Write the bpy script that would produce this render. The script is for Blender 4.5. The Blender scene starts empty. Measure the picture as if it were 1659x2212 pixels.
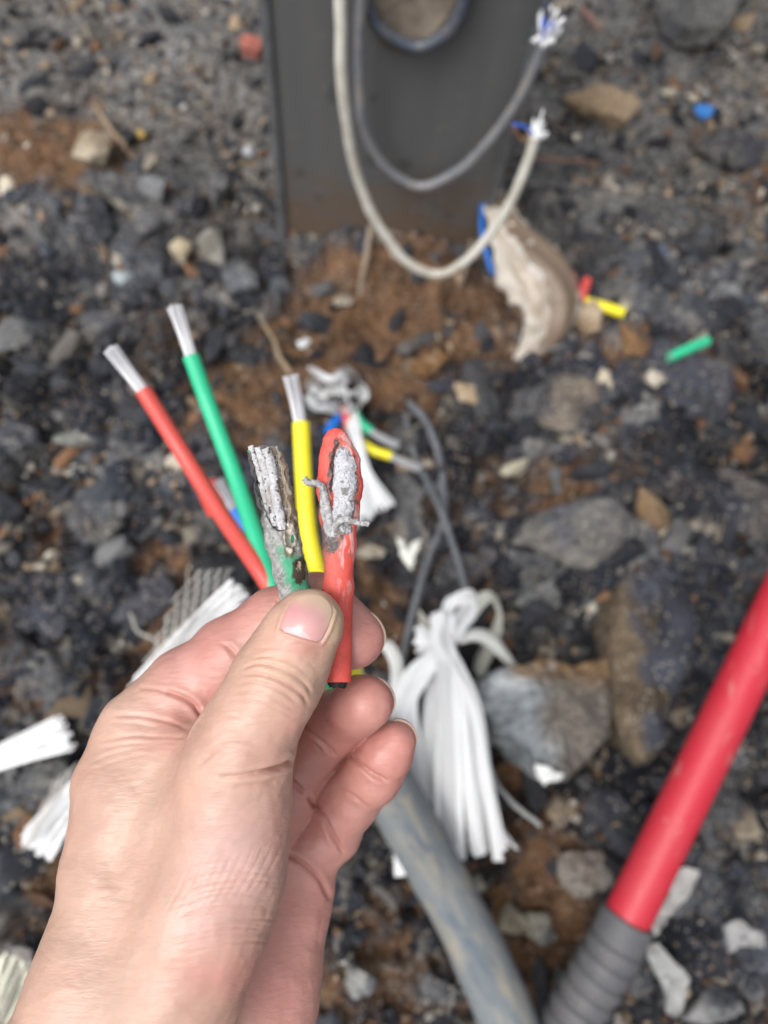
import bpy, math, random
import numpy as np
from mathutils import Vector, Matrix
C = bpy.context.scene.collection
sc = bpy.context.scene
R = math.radians

# ------------------------------------------------------------------ camera
F = 1661.0                     # focal length in the pixels all positions below are read in (picture 1659 x 2212)
H = 0.74                       # camera height over the soil
up = np.array([116.0, 614.0, 1661.0]); up /= np.linalg.norm(up)
Yc = np.array([0, 1.0, 0]) - up * up[1]; Yc /= np.linalg.norm(Yc)
Xc = np.cross(Yc, up)
M = np.stack([Xc, Yc, up])     # world = M @ camera space
CAM = np.array([0, 0, H])
cd = bpy.data.cameras.new('camera'); cam = bpy.data.objects.new('camera', cd); C.objects.link(cam)
m4 = Matrix([[*M[0], 0], [*M[1], 0], [*M[2], H], [0, 0, 0, 1]])
cam.matrix_world = m4
cd.sensor_fit = 'VERTICAL'; cd.sensor_height = 36; cd.sensor_width = 27
cd.lens = 36 * F / 2212
cd.clip_start = 0.01; cd.clip_end = 500
cd.dof.use_dof = True; cd.dof.focus_distance = 0.226; cd.dof.aperture_fstop = cd.lens / 3.6
cd.dof.aperture_blades = 0
sc.camera = cam

# ------------------------------------------------------------------ world and light (overcast)
w = bpy.data.worlds.new('World'); sc.world = w; w.use_nodes = True
nt = w.node_tree; bg = nt.nodes['Background']
sky = nt.nodes.new('ShaderNodeTexSky'); sky.sky_type = 'NISHITA'; sky.sun_disc = False
sky.sun_elevation = R(60); sky.sun_rotation = R(-125); sky.air_density = 1.0; sky.dust_density = 6.0; sky.ozone_density = 1.0
hs = nt.nodes.new('ShaderNodeHueSaturation'); hs.inputs['Saturation'].default_value = 0.22
nt.links.new(sky.outputs[0], hs.inputs['Color']); nt.links.new(hs.outputs[0], bg.inputs['Color'])
bg.inputs['Strength'].default_value = 0.15
sd = bpy.data.lights.new('sun', 'SUN'); sd.energy = 0.75; sd.angle = R(25); sd.color = (1, .975, .94)
so = bpy.data.objects.new('sun', sd); C.objects.link(so)
az, el = R(-125), R(60)
dirv = Vector((math.sin(az) * math.cos(el), math.cos(az) * math.cos(el), math.sin(el)))
so.rotation_euler = dirv.to_track_quat('Z', 'Y').to_euler()
so.location = (0, 0, 3)
sc.view_settings.view_transform = 'Standard'; sc.view_settings.look = 'None'
sc.view_settings.gamma = 1; sc.view_settings.exposure = 0.68
sc.render.engine = 'CYCLES'
sc.cycles.max_bounces = 6

# ------------------------------------------------------------------ pixel to point
def rdir(px, py): return M @ np.array([(px - 829.5) / F, -(py - 1106) / F, -1.0])
def W(px, py, d): return CAM + rdir(px, py) * d
def G(px, py, z=0.0):
    r = rdir(px, py); return CAM + r * ((z - H) / r[2])
def depth_at(px, py, z=0.0): return (z - H) / rdir(px, py)[2]
def on_plane(px, py, p0, n):
    r = rdir(px, py); return CAM + r * (np.dot(p0 - CAM, n) / np.dot(r, n))
def proj(P):                   # world points -> pixels, depth
    c = (np.asarray(P) - CAM) @ M
    return 829.5 + F * c[:, 0] / -c[:, 2], 1106 - F * c[:, 1] / -c[:, 2], -c[:, 2]

# ------------------------------------------------------------------ noise
_rt = np.random.RandomState(7).rand(65536).astype(np.float32)
def vnoise(p):
    p = np.asarray(p, dtype=np.float64); i = np.floor(p).astype(np.int64); f = (p - i).astype(np.float32)
    f = f * f * (3 - 2 * f)
    def h(a, b, c): return _rt[((a * 73856093) ^ (b * 19349663) ^ (c * 83492791)) & 65535]
    x, y, z = i[:, 0], i[:, 1], i[:, 2]; u, v, t = f[:, 0], f[:, 1], f[:, 2]
    a = h(x, y, z) * (1 - u) + h(x + 1, y, z) * u; b = h(x, y + 1, z) * (1 - u) + h(x + 1, y + 1, z) * u
    c = h(x, y, z + 1) * (1 - u) + h(x + 1, y, z + 1) * u; d = h(x, y + 1, z + 1) * (1 - u) + h(x + 1, y + 1, z + 1) * u
    return (a * (1 - v) + b * v) * (1 - t) + (c * (1 - v) + d * v) * t - 0.5
def fbm(p, s, o=4):
    p = np.asarray(p) * s; r = 0; a = 1
    for k in range(o): r = r + a * vnoise(p + 17.3 * k); p = p * 2.03; a *= .5
    return r
def sstep(a, b, x): t = np.clip((x - a) / (b - a), 0, 1); return t * t * (3 - 2 * t)

# ------------------------------------------------------------------ objects
def mesh(name, v, f, mat, parent=None, col=None, smooth=True, loops=None):
    """v (n,3), f (m,3|4) array or list of arrays"""
    me = bpy.data.meshes.new(name)
    fl = f if isinstance(f, list) else [f]
    fl = [np.asarray(a, dtype=np.int32) for a in fl if len(a)]
    nl = sum(a.size for a in fl); npoly = sum(len(a) for a in fl)
    me.vertices.add(len(v)); me.vertices.foreach_set('co', np.asarray(v, dtype=np.float32).ravel())
    me.loops.add(nl); me.loops.foreach_set('vertex_index', np.concatenate([a.ravel() for a in fl]))
    me.polygons.add(npoly)
    tot = np.concatenate([np.full(len(a), a.shape[1]) for a in fl])
    st = np.concatenate([[0], np.cumsum(tot)[:-1]])
    me.polygons.foreach_set('loop_start', st.astype(np.int32)); me.polygons.foreach_set('loop_total', tot.astype(np.int32))
    me.polygons.foreach_set('use_smooth', np.full(npoly, smooth))
    me.update(calc_edges=True); me.validate()
    if col is not None:
        a = me.color_attributes.new('Col', 'FLOAT_COLOR', 'POINT')
        cc = np.ones((len(v), 4), dtype=np.float32); cc[:, :3] = col; a.data.foreach_set('color', cc.ravel())
    me.materials.append(mat)
    o = bpy.data.objects.new(name, me); C.objects.link(o)
    if parent: o.parent = parent
    return o
def tag(o, label, cat, group=None, kind=None):
    if label: o['label'] = label
    if cat: o['category'] = cat
    if group: o['group'] = group
    if kind: o['kind'] = kind
    return o
def thing(name, label, cat, loc, group=None):
    o = bpy.data.objects.new(name, None); C.objects.link(o); o.location = Vector(loc); o.empty_display_size = .01
    return tag(o, label, cat, group)
def part(name, v, f, mat, parent, col=None, smooth=True, label=None):
    loc = np.array(parent.location); o = mesh(name, np.asarray(v) - loc, f, mat, parent, col, smooth)
    if label: o['label'] = label
    return o

# ------------------------------------------------------------------ materials
def mat(name, color=(.5, .5, .5), rough=.6, attr=False, bump=0, bscale=200, spec=.5, var=0, vscale=60, vcol=None,
        sss=0, stretch=None, metal=0, trans=0, coat=0, detail=4):
    m = bpy.data.materials.new(name); m.use_nodes = True; n = m.node_tree; L = n.links
    b = n.nodes['Principled BSDF']; b.inputs['Roughness'].default_value = rough; b.inputs['Metallic'].default_value = metal
    b.inputs['Specular IOR Level'].default_value = spec
    b.inputs['Coat Weight'].default_value = coat
    tc = n.nodes.new('ShaderNodeTexCoord'); src = tc.outputs['Object']
    if stretch:
        mp = n.nodes.new('ShaderNodeMapping'); mp.inputs['Scale'].default_value = stretch; L.new(src, mp.inputs['Vector']); src = mp.outputs[0]
    if attr:
        a = n.nodes.new('ShaderNodeAttribute'); a.attribute_name = 'Col'; cs = a.outputs['Color']
    else:
        rg = n.nodes.new('ShaderNodeRGB'); rg.outputs[0].default_value = (*color, 1); cs = rg.outputs[0]
    if var:
        nz = n.nodes.new('ShaderNodeTexNoise'); nz.inputs['Scale'].default_value = vscale; nz.inputs['Detail'].default_value = 5
        nz.inputs['Roughness'].default_value = .65
        L.new(src, nz.inputs['Vector'])
        rp = n.nodes.new('ShaderNodeMapRange'); rp.inputs[1].default_value = .42; rp.inputs[2].default_value = .68
        rp.inputs[3].default_value = 0; rp.inputs[4].default_value = var
        L.new(nz.outputs['Fac'], rp.inputs[0])
        mx = n.nodes.new('ShaderNodeMix'); mx.data_type = 'RGBA'; L.new(rp.outputs[0], mx.inputs[0]); L.new(cs, mx.inputs[6])
        mx.inputs[7].default_value = (*(vcol or (0, 0, 0)), 1); cs = mx.outputs[2]
    L.new(cs, b.inputs['Base Color'])
    if sss:
        b.inputs['Subsurface Weight'].default_value = sss; b.inputs['Subsurface Radius'].default_value = (1, .35, .2); b.inputs['Subsurface Scale'].default_value = .004
    if trans:
        b.inputs['Transmission Weight'].default_value = trans
    if bump:
        nz = n.nodes.new('ShaderNodeTexNoise'); nz.inputs['Scale'].default_value = bscale; nz.inputs['Detail'].default_value = detail
        nz.inputs['Roughness'].default_value = .6; L.new(src, nz.inputs['Vector'])
        bp = n.nodes.new('ShaderNodeBump'); bp.inputs['Distance'].default_value = bump; bp.inputs['Strength'].default_value = 1
        L.new(nz.outputs['Fac'], bp.inputs['Height']); L.new(bp.outputs[0], b.inputs['Normal'])
    return m

# ------------------------------------------------------------------ curve sweeps
def smooth_path(pts, n=12):
    P = np.asarray(pts, float)
    if len(P) < 3: t = np.linspace(0, 1, n)[:, None]; return P[0] * (1 - t) + P[-1] * t
    Q = np.vstack([2 * P[0] - P[1], P, 2 * P[-1] - P[-2]]); out = []
    for i in range(1, len(Q) - 2):
        t = np.linspace(0, 1, n, endpoint=False)[:, None]
        a, b, c, d = Q[i - 1], Q[i], Q[i + 1], Q[i + 2]
        out.append(.5 * (2 * b + (c - a) * t + (2 * a - 5 * b + 4 * c - d) * t ** 2 + (3 * b - a - 3 * c + d) * t ** 3))
    out.append(P[-1:]); return np.vstack(out)
def frames(P, up0=None):
    T = np.gradient(P, axis=0); T /= np.linalg.norm(T, axis=1)[:, None] + 1e-12
    n0 = np.array(up0 if up0 is not None else (0, 0, 1.0)); n0 = n0 - T[0] * np.dot(n0, T[0])
    if np.linalg.norm(n0) < 1e-3: n0 = np.cross(T[0], (1, 0, 0))
    n0 /= np.linalg.norm(n0); N = [n0]
    for i in range(1, len(P)):
        v = N[-1] - T[i] * np.dot(N[-1], T[i]); N.append(v / (np.linalg.norm(v) + 1e-12))
    N = np.array(N); B = np.cross(T, N); return T, N, B
def sweep(P, r, seg=16, prof=None, up0=None, cap=True, jit=None):
    """prof: (seg,2) unit outline in (B,N) plane"""
    P = np.asarray(P); T, N, B = frames(P, up0); n = len(P)
    r = np.broadcast_to(np.asarray(r, float), (n,)) if np.ndim(r) <= 1 else r
    if prof is None:
        a = np.linspace(0, 2 * np.pi, seg, endpoint=False); prof = np.stack([np.cos(a), np.sin(a)], 1)
    prof = np.asarray(prof); s = len(prof)
    rr = r[:, None] * np.ones((1, s))
    if jit is not None: rr = rr * jit
    V = P[:, None] + B[:, None] * (prof[None, :, 0:1] * rr[..., None]) + N[:, None] * (prof[None, :, 1:2] * rr[..., None])
    V = V.reshape(-1, 3); i = np.arange(n - 1)[:, None] * s; j = np.arange(s)[None]; k = (j + 1) % s
    Fq = np.stack([i + j, i + k, i + s + k, i + s + j], -1).reshape(-1, 4)
    fs = [Fq]
    if cap:
        V = np.vstack([V, P[:1], P[-1:]]); c0, c1 = n * s, n * s + 1; j = np.arange(s); k = (j + 1) % s
        fs.append(np.stack([k, j, np.full(s, c0)], 1)); fs.append(np.stack([(n - 1) * s + j, (n - 1) * s + k, np.full(s, c1)], 1))
    return V, fs
class MB:
    def __init__(s): s.v = []; s.f3 = []; s.f4 = []; s.c = []; s.n = 0
    def add(s, v, fs, col=None):
        fs = fs if isinstance(fs, list) else [fs]
        for f in fs:
            f = np.asarray(f)
            (s.f3 if f.shape[1] == 3 else s.f4).append(f + s.n)
        s.v.append(v); s.n += len(v)
        s.c.append(np.broadcast_to(np.asarray(col if col is not None else (1, 1, 1), float), (len(v), 3)))
        return s
    def get(s):
        fl = []
        if s.f4: fl.append(np.vstack(s.f4))
        if s.f3: fl.append(np.vstack(s.f3))
        return np.vstack(s.v), fl, np.vstack(s.c)
    def build(s, name, m, parent=None, smooth=True, label=None):
        v, f, c = s.get()
        if parent is not None: return part(name, v, f, m, parent, c, smooth, label)
        ctr = v.mean(0); ctr[2] = v[:, 2].min(); o = mesh(name, v - ctr, f, m, None, c, smooth); o.location = Vector(ctr)
        return o

# ------------------------------------------------------------------ signed distance modelling
class Grid:
    def __init__(s, lo, hi, h):
        s.lo = np.asarray(lo, float); s.h = h; s.n = np.ceil((np.asarray(hi) - s.lo) / h).astype(int) + 1
        s.ax = [s.lo[i] + h * np.arange(s.n[i]) for i in range(3)]
        s.ax = [a.astype(np.float32) for a in s.ax]
    def new(s): return np.full(s.n, 1.0, np.float32)
    def box(s, lo, hi):
        a = np.clip(((np.asarray(lo) - s.lo) / s.h).astype(int), 0, s.n - 1); b = np.clip(((np.asarray(hi) - s.lo) / s.h).astype(int) + 2, 1, s.n)
        return tuple(slice(a[i], b[i]) for i in range(3))
    def xyz(s, bx): return s.ax[0][bx[0]][:, None, None], s.ax[1][bx[1]][None, :, None], s.ax[2][bx[2]][None, None, :]
def smin(a, b, k):
    if k <= 0: return np.minimum(a, b)
    h = np.maximum(k - np.abs(a - b), 0) / k; return np.minimum(a, b) - h * h * k * .25
def capsule(g, fld, a, b, ra, rb, k, pad=.012, flat=1.0, nrm=None):
    a = np.asarray(a, float); b = np.asarray(b, float); q = max(ra, rb) + pad
    bx = g.box(np.minimum(a, b) - q, np.maximum(a, b) + q); X, Y, Z = g.xyz(bx)
    ab = b - a; L2 = ab.dot(ab) + 1e-12
    px, py, pz = X - a[0], Y - a[1], Z - a[2]
    t = np.clip((px * ab[0] + py * ab[1] + pz * ab[2]) / L2, 0, 1)
    dx, dy, dz = px - ab[0] * t, py - ab[1] * t, pz - ab[2] * t
    d2 = dx * dx + dy * dy + dz * dz
    if flat != 1.0:
        n = np.asarray(nrm, float); n /= np.linalg.norm(n); c = dx * n[0] + dy * n[1] + dz * n[2]
        d2 = d2 + c * c * (1 / flat ** 2 - 1)
    d = np.sqrt(d2) - (ra + (rb - ra) * t)
    fld[bx] = smin(fld[bx], d.astype(np.float32), k)
def nets(g, f):
    s = f < 0; n0, n1, n2 = f.shape
    cnt = np.zeros((n0 - 1, n1 - 1, n2 - 1), np.int8)
    for i in (0, 1):
        for j in (0, 1):
            for k in (0, 1): cnt += s[i:n0 - 1 + i, j:n1 - 1 + j, k:n2 - 1 + k]
    act = np.argwhere((cnt > 0) & (cnt < 8)); idx = np.full(cnt.shape, -1, np.int64); idx[tuple(act.T)] = np.arange(len(act))
    cor = [(i, j, k) for i in (0, 1) for j in (0, 1) for k in (0, 1)]
    val = [f[act[:, 0] + c[0], act[:, 1] + c[1], act[:, 2] + c[2]] for c in cor]
    sm = np.zeros((len(act), 3)); ct = np.zeros(len(act))
    for a in range(8):
        for b in range(a + 1, 8):
            ca, cb = np.array(cor[a]), np.array(cor[b])
            if np.abs(ca - cb).sum() != 1: continue
            va, vb = val[a], val[b]; x = (va < 0) != (vb < 0); t = np.where(x, va / np.where(va == vb, 1, va - vb), 0)
            sm += np.where(x[:, None], ca + (cb - ca) * t[:, None], 0); ct += x
    V = g.lo + (act + sm / ct[:, None]) * g.h; Q = []
    for ax in range(3):
        sl0 = [slice(None)] * 3; sl1 = [slice(None)] * 3; sl0[ax] = slice(0, -1); sl1[ax] = slice(1, None)
        a, b = s[tuple(sl0)], s[tuple(sl1)]; e = np.argwhere(a != b)
        o1, o2 = [x for x in range(3) if x != ax]
        e = e[(e[:, o1] > 0) & (e[:, o2] > 0) & (e[:, o1] < f.shape[o1] - 1) & (e[:, o2] < f.shape[o2] - 1)]
        inside = a[tuple(e.T)]
        def at(d1, d2):
            q = e.copy(); q[:, o1] += d1; q[:, o2] += d2; return idx[tuple(q.T)]
        q = np.stack([at(-1, -1), at(0, -1), at(0, 0), at(-1, 0)], 1)
        flip = inside if ax != 1 else ~inside
        q = np.where(flip[:, None], q, q[:, ::-1]); Q.append(q)
    Q = np.vstack(Q); Q = Q[(Q >= 0).all(1)]
    return V, Q
def vnormals(V, Q):
    N = np.zeros_like(V)
    n = np.cross(V[Q[:, 2]] - V[Q[:, 0]], V[Q[:, -1]] - V[Q[:, 1]])
    for k in range(Q.shape[1]): 
        for c in range(3): N[:, c] += np.bincount(Q[:, k], n[:, c], len(V))
    return N / (np.linalg.norm(N, axis=1)[:, None] + 1e-12)
def relax(V, Q, it=2, lam=.5):
    for _ in range(it):
        S = np.zeros_like(V); ct = np.zeros(len(V))
        for k in range(4):
            a, b = Q[:, k], Q[:, (k + 1) % 4]
            for c in range(3): S[:, c] += np.bincount(a, V[b, c], len(V)) + np.bincount(b, V[a, c], len(V))
            ct += np.bincount(a, minlength=len(V)) + np.bincount(b, minlength=len(V))
        V = V + lam * (S / np.maximum(ct, 1)[:, None] - V)
    return V
def cs(px, py, d): return np.array([(px - 829.5) / F * d, -(py - 1106) / F * d, -d])   # camera space, for closely fitted shapes
def cs2w(V): return CAM + np.asarray(V) @ M.T

# ------------------------------------------------------------------ ground: burnt rubble over brown soil
M_rock = mat('stone', attr=True, rough=.85, spec=.25, bump=.0012, bscale=260, var=.45, vscale=120, vcol=(.02, .02, .024), detail=6)
M_gravel = mat('gravel', attr=True, rough=.85, spec=.25, bump=.0006, bscale=500, var=.35, vscale=300, vcol=(.02, .02, .024))
M_ground = mat('rubble_ground', attr=True, rough=.92, spec=.15, bump=.0022, bscale=330, var=.6, vscale=230, vcol=(.010, .010, .012), detail=8)
def speckle(m, scale, col, thr, amt):
    # embedded aggregate: random cells of the stone show as pale grains
    n = m.node_tree; L = n.links; b = n.nodes['Principled BSDF']; cur = b.inputs['Base Color'].links[0].from_socket
    tc = n.nodes.new('ShaderNodeTexCoord'); vo = n.nodes.new('ShaderNodeTexVoronoi'); vo.inputs['Scale'].default_value = scale; L.new(tc.outputs['Object'], vo.inputs['Vector'])
    sp = n.nodes.new('ShaderNodeSeparateColor'); L.new(vo.outputs['Color'], sp.inputs[0])
    g1 = n.nodes.new('ShaderNodeMath'); g1.operation = 'GREATER_THAN'; g1.inputs[1].default_value = thr; L.new(sp.outputs[0], g1.inputs[0])
    g2 = n.nodes.new('ShaderNodeMath'); g2.operation = 'LESS_THAN'; g2.inputs[1].default_value = .42; L.new(vo.outputs['Distance'], g2.inputs[0])
    mu = n.nodes.new('ShaderNodeMath'); mu.operation = 'MULTIPLY'; L.new(g1.outputs[0], mu.inputs[0]); L.new(g2.outputs[0], mu.inputs[1])
    m2 = n.nodes.new('ShaderNodeMath'); m2.operation = 'MULTIPLY'; m2.inputs[1].default_value = amt; L.new(mu.outputs[0], m2.inputs[0])
    mx = n.nodes.new('ShaderNodeMix'); mx.data_type = 'RGBA'; mx.inputs[7].default_value = (*col, 1); L.new(m2.outputs[0], mx.inputs[0]); L.new(cur, mx.inputs[6]); L.new(mx.outputs[2], b.inputs['Base Color'])
speckle(M_rock, 260, (.30, .27, .22), .80, .55); speckle(M_ground, 240, (.22, .17, .12), .84, .6); speckle(M_ground, 420, (.38, .34, .28), .93, .7); speckle(M_gravel, 600, (.28, .25, .2), .85, .4)
# brown earth patches: px, py, rx, ry, strength (as soil lying there, placed by where it is on the ground)
SOIL = [(850, 610, 280, 90, 1.4), (690, 720, 150, 150, 1.2), (1010, 730, 130, 80, 1.0), (800, 700, 230, 150, 1.3), (1000, 660, 180, 80, .8), (560, 850, 150, 150, 1.0), (840, 800, 120, 110, .9), (90, 330, 170, 110, 1.1), (60, 420, 120, 60, .6),
        (1160, 1960, 160, 330, .9), (1130, 1700, 110, 110, 1.0), (800, 2080, 160, 120, .8), (880, 1960, 90, 80, .7), (830, 1330, 90, 150, .9),
        (1300, 780, 150, 70, .8), (1240, 1060, 150, 50, .6), (650, 1150, 90, 160, .5), (300, 1640, 100, 90, .6), (330, 1200, 130, 100, .5), (60, 1400, 130, 100, .5), (150, 1950, 140, 120, .6), (700, 2150, 120, 90, .6), (1640, 430, 120, 90, .5), (330, 1450, 120, 130, .55), (380, 1100, 110, 90, .3), (60, 1500, 120, 90, .5), (120, 2050, 90, 90, .5),
        (1130, 1080, 110, 60, .5), (930, 1150, 80, 150, .5), (150, 1180, 120, 70, .35), (760, 1180, 120, 130, .6), (1500, 330, 100, 60, .4), (420, 720, 120, 80, .5), (1390, 1500, 60, 180, .7)]
soilw = []
for (a, b, c, d, s) in SOIL:
    g0 = G(a, b); dp = depth_at(a, b); gx = np.linalg.norm(G(a + c, b) - g0); gy = np.linalg.norm(G(a, b + d) - G(a, b - d)) / 2
    soilw.append((g0[0], g0[1], gx, gy, s))
def soil_mask(x, y):
    m = np.zeros_like(x)
    for (a, b, c, d, s) in soilw: m = np.maximum(m, s * np.exp(-(((x - a) / c) ** 2 + ((y - b) / d) ** 2)))
    q = np.stack([x, y, x * 0], 1)
    return np.clip(sstep(.22, .78, m + .5 * fbm(q, 14, 3) + .5 * fbm(q, 60, 3) + .35 * fbm(q, 170, 2)), 0, 1)
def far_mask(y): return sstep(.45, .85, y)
def base_h(x, y):
    q = np.stack([x, y, x * 0], 1); h = .030 * fbm(q, 7, 3) + .020 * fbm(q + 5, 26, 3)
    for (a, b, r, d) in PITS: h = h - d * np.exp(-(((x - a) ** 2 + (y - b) ** 2) / r ** 2))
    return h * (1 - .5 * far_mask(y))
PITS = []
for (px, py, r, d) in ((830, 720, .13, .012), (590, 560, .05, .03), (1180, 470, .07, .035), (1100, 560, .05, .025), (500, 850, .08, .01), (1560, 600, .09, .02), (880, 1180, .05, .015), (720, 545, .055, -.016), (850, 560, .06, -.018), (970, 565, .05, -.012), (1330, 960, .10, -.022), (1500, 1000, .10, -.022), (1250, 1200, .08, -.015), (110, 500, .09, -.012)):
    g0 = G(px, py); PITS.append((g0[0], g0[1], r, d))
def worley(x, y, cell, seed):
    i = np.floor(x / cell).astype(int); j = np.floor(y / cell).astype(int); best = np.full(x.shape, 9.0); bid = np.zeros(x.shape)
    for a in (-1, 0, 1):
        for b in (-1, 0, 1):
            ci, cj = i + a, j + b; hsh = (ci * 73856093) ^ (cj * 19349663) ^ (seed * 83492791)
            rx, ry, rs = _rt[hsh & 65535], _rt[(hsh * 31 + 7) & 65535], _rt[(hsh * 57 + 91) & 65535]
            d = np.hypot(x / cell - ci - rx, y / cell - cj - ry) / (.45 + .6 * rs); m = d < best; best[m] = d[m]; bid[m] = rs[m]
    return best, bid
def axis_coords(a, b, lo, hi, step):
    core = np.arange(lo, hi, step); k = np.arange(1, 46); s = step * (1.2 ** k - 1) / .2
    return np.concatenate([(lo - s)[::-1], core, hi + s])
gx = axis_coords(0, 0, -.62, .66, .0027); gy = axis_coords(0, 0, -.27, 1.16, .0027)
gx = gx[(gx > -40) & (gx < 40)]; gy = gy[(gy > -40) & (gy < 40)]
X, Y = np.meshgrid(gx, gy, indexing='ij'); x, y = X.ravel(), Y.ravel()
nearm = np.exp(-np.clip(np.maximum(np.abs(x) - .7, np.abs(y - .4) - .8), 0, 9) * 4)
q = np.stack([x, y, 0 * x], 1); sm = soil_mask(x, y); fm = far_mask(y)
w1, i1 = worley(x + .02 * fbm(q, 30, 2), y, .034, 1); w2, i2 = worley(x, y + .006 * fbm(q, 80, 2), .014, 2); w3, i3 = worley(x, y, .0075, 3)
ch = lambda w_: np.sqrt(np.clip(1 - w_ ** 2, 0, 1))
z = base_h(x, y) + nearm * ((1 - sm * .85) * (1 - .75 * fm) * (.016 * ch(w1) * (i1 > .4) + .009 * ch(w2)) + .0025 * ch(w3) + .004 * fbm(q, 150, 3))
pal = lambda idp: np.stack([np.interp(idp, [0, .25, .5, .72, .86, .95, 1], c) for c in ([.009, .016, .034, .080, .16, .30, .46], [.010, .018, .037, .082, .145, .26, .42], [.013, .025, .045, .086, .132, .20, .34])], 1)
idm = np.where((w1 < .85) & (i1 > .35), (i1 * 7.3) % 1 * .8, np.where(w2 < .9, (i2 * 5.1) % 1, (i3 * 3.7) % 1))
col = pal(np.clip(idm + .18 * fbm(q, 260, 3), 0, 1)) * (1 + .5 * fbm(q, 120, 3))[:, None]
col = col * np.exp(1.9 * fbm(q, 9, 3))[:, None]
brown = np.array((.135, .073, .037)) * (1 + .9 * fbm(q + 9, 60, 4))[:, None] * (1 + .5 * fbm(q, 400, 2))[:, None]
col = col * (1 - sm[:, None] * .88) + brown * sm[:, None] * .88
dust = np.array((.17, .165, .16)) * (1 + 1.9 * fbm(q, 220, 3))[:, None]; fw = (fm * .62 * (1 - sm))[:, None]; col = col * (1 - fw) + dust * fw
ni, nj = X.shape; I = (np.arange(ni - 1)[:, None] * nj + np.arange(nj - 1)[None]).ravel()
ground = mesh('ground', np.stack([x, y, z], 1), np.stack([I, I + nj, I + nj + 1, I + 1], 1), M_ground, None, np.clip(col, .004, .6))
tag(ground, 'charred stony rubble ground with patches of brown soil', None, kind='structure')
def ground_z(a, b): return float(base_h(np.array([a]), np.array([b]))[0])

# stones: convex facets cut into a sphere
import bmesh
def ico(sub):
    bm = bmesh.new(); bmesh.ops.create_icosphere(bm, subdivisions=sub, radius=1)
    v = np.array([t.co[:] for t in bm.verts]); f = np.array([[t.index for t in p.verts] for p in bm.faces]); bm.free(); return v, f
ICO = {k: ico(k) for k in (1, 2, 3, 5)}
def facet(v, rs, n=14, soft=.06, lo=.62):
    d = rs.normal(size=(n, 3)); d /= np.linalg.norm(d, axis=1)[:, None]; off = rs.uniform(lo, 1, n)
    dt = v @ d.T; rr = off[None] / np.maximum(dt, .05); k = 1 / soft
    return -np.log(np.exp(-k * np.minimum(rr, 3)).sum(1)) / k
def scatter(name, n, box, rmin, rmax, power, seed, sub=2, label='', dark=False):
    rs = np.random.RandomState(seed); bv, bf = ICO[sub]; var = [bv * facet(bv, rs, 9, .10)[:, None] for _ in range(14)]
    P = rs.uniform((box[0], box[2]), (box[1], box[3]), (n, 2)); s = soil_mask(P[:, 0], P[:, 1]); keep = rs.rand(n) > .6 * s; P = P[keep]; s = s[keep]; n = len(P)
    u = rs.rand(n); r = rmin * (1 - u * (1 - (rmin / rmax) ** power)) ** (-1 / power)
    r *= 1 - .35 * far_mask(P[:, 1])
    z0 = base_h(P[:, 0], P[:, 1]) + (1 - s) * .010 * (1 - .6 * far_mask(P[:, 1])) + rs.uniform(-.1, .9, n) * r
    V = np.zeros((n, len(bv), 3)); cc = np.zeros((n, len(bv), 3)); cid = rs.rand(n) ** 1.25
    base = pal(cid) * np.exp(1.5 * fbm(np.stack([P[:, 0], P[:, 1], P[:, 0] * 0], 1), 9, 3))[:, None]; tanm = rs.rand(n) < (.10 + .35 * s + .42 * far_mask(P[:, 1])) * np.clip((.009 - r) / .004, .12, 1); base[tanm] = np.array((.22, .16, .105)) * rs.uniform(.5, 1.5, (tanm.sum(), 1))
    brm = rs.rand(n) < (.16 + .45 * s) * np.clip((.012 - r) / .006, .15, 1); base[brm] = np.array((.13, .068, .036)) * rs.uniform(.5, 1.5, (brm.sum(), 1))
    if dark: base = pal(rs.rand(n) * .62) * rs.uniform(.7, 1.3, (n, 1)); z0 -= r * .45
    lt = rs.rand(n) < (.07 + .06 * far_mask(P[:, 1])) * (r < .006); base[lt] = np.array((.34, .32, .29)) * rs.uniform(.7, 1.3, (lt.sum(), 1))
    for i in range(n):
        a = rs.rand(3) * 6.28; ca, sa, cb, sb = math.cos(a[0]), math.sin(a[0]), math.cos(a[1] * .2), math.sin(a[1] * .2)
        rm = np.array([[ca, -sa, 0], [sa, ca, 0], [0, 0, 1]]) @ np.array([[1, 0, 0], [0, cb, -sb], [0, sb, cb]])
        V[i] = (var[i % 14] * rs.uniform((.75, .65, .45), (1.25, 1.0, .8)) * r[i]) @ rm.T + (P[i, 0], P[i, 1], z0[i])
    cc[:] = base[:, None, :]
    nvv = len(bv); Fc = (bf[None] + (np.arange(n) * nvv)[:, None, None]).reshape(-1, 3)
    Vf = V.reshape(-1, 3)
    if sub > 1: Vf = Vf + fbm(Vf, 260, 2)[:, None] * .0022 * np.repeat(np.clip(r / .008, .3, 1.6), nvv)[:, None]
    o = mesh(name, Vf, Fc, M_gravel, None, cc.reshape(-1, 3), smooth=False); return tag(o, label, None, kind='stuff')
BOX = (-.66, .72, -.30, 1.22)
scatter('gravel', 11000, BOX, .0032, .014, 1.9, 3, 2, 'loose burnt gravel strewn over the ground')
scatter('rubble', 1250, (-.62, .68, -.28, 1.0), .007, .026, 2.0, 9, 3, 'dark angular lumps of burnt asphalt bedded in the ground', dark=True)
scatter('grit', 70000, BOX, .0013, .0036, 1.5, 4, 1, 'fine grit and ash crumbs between the stones')

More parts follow.
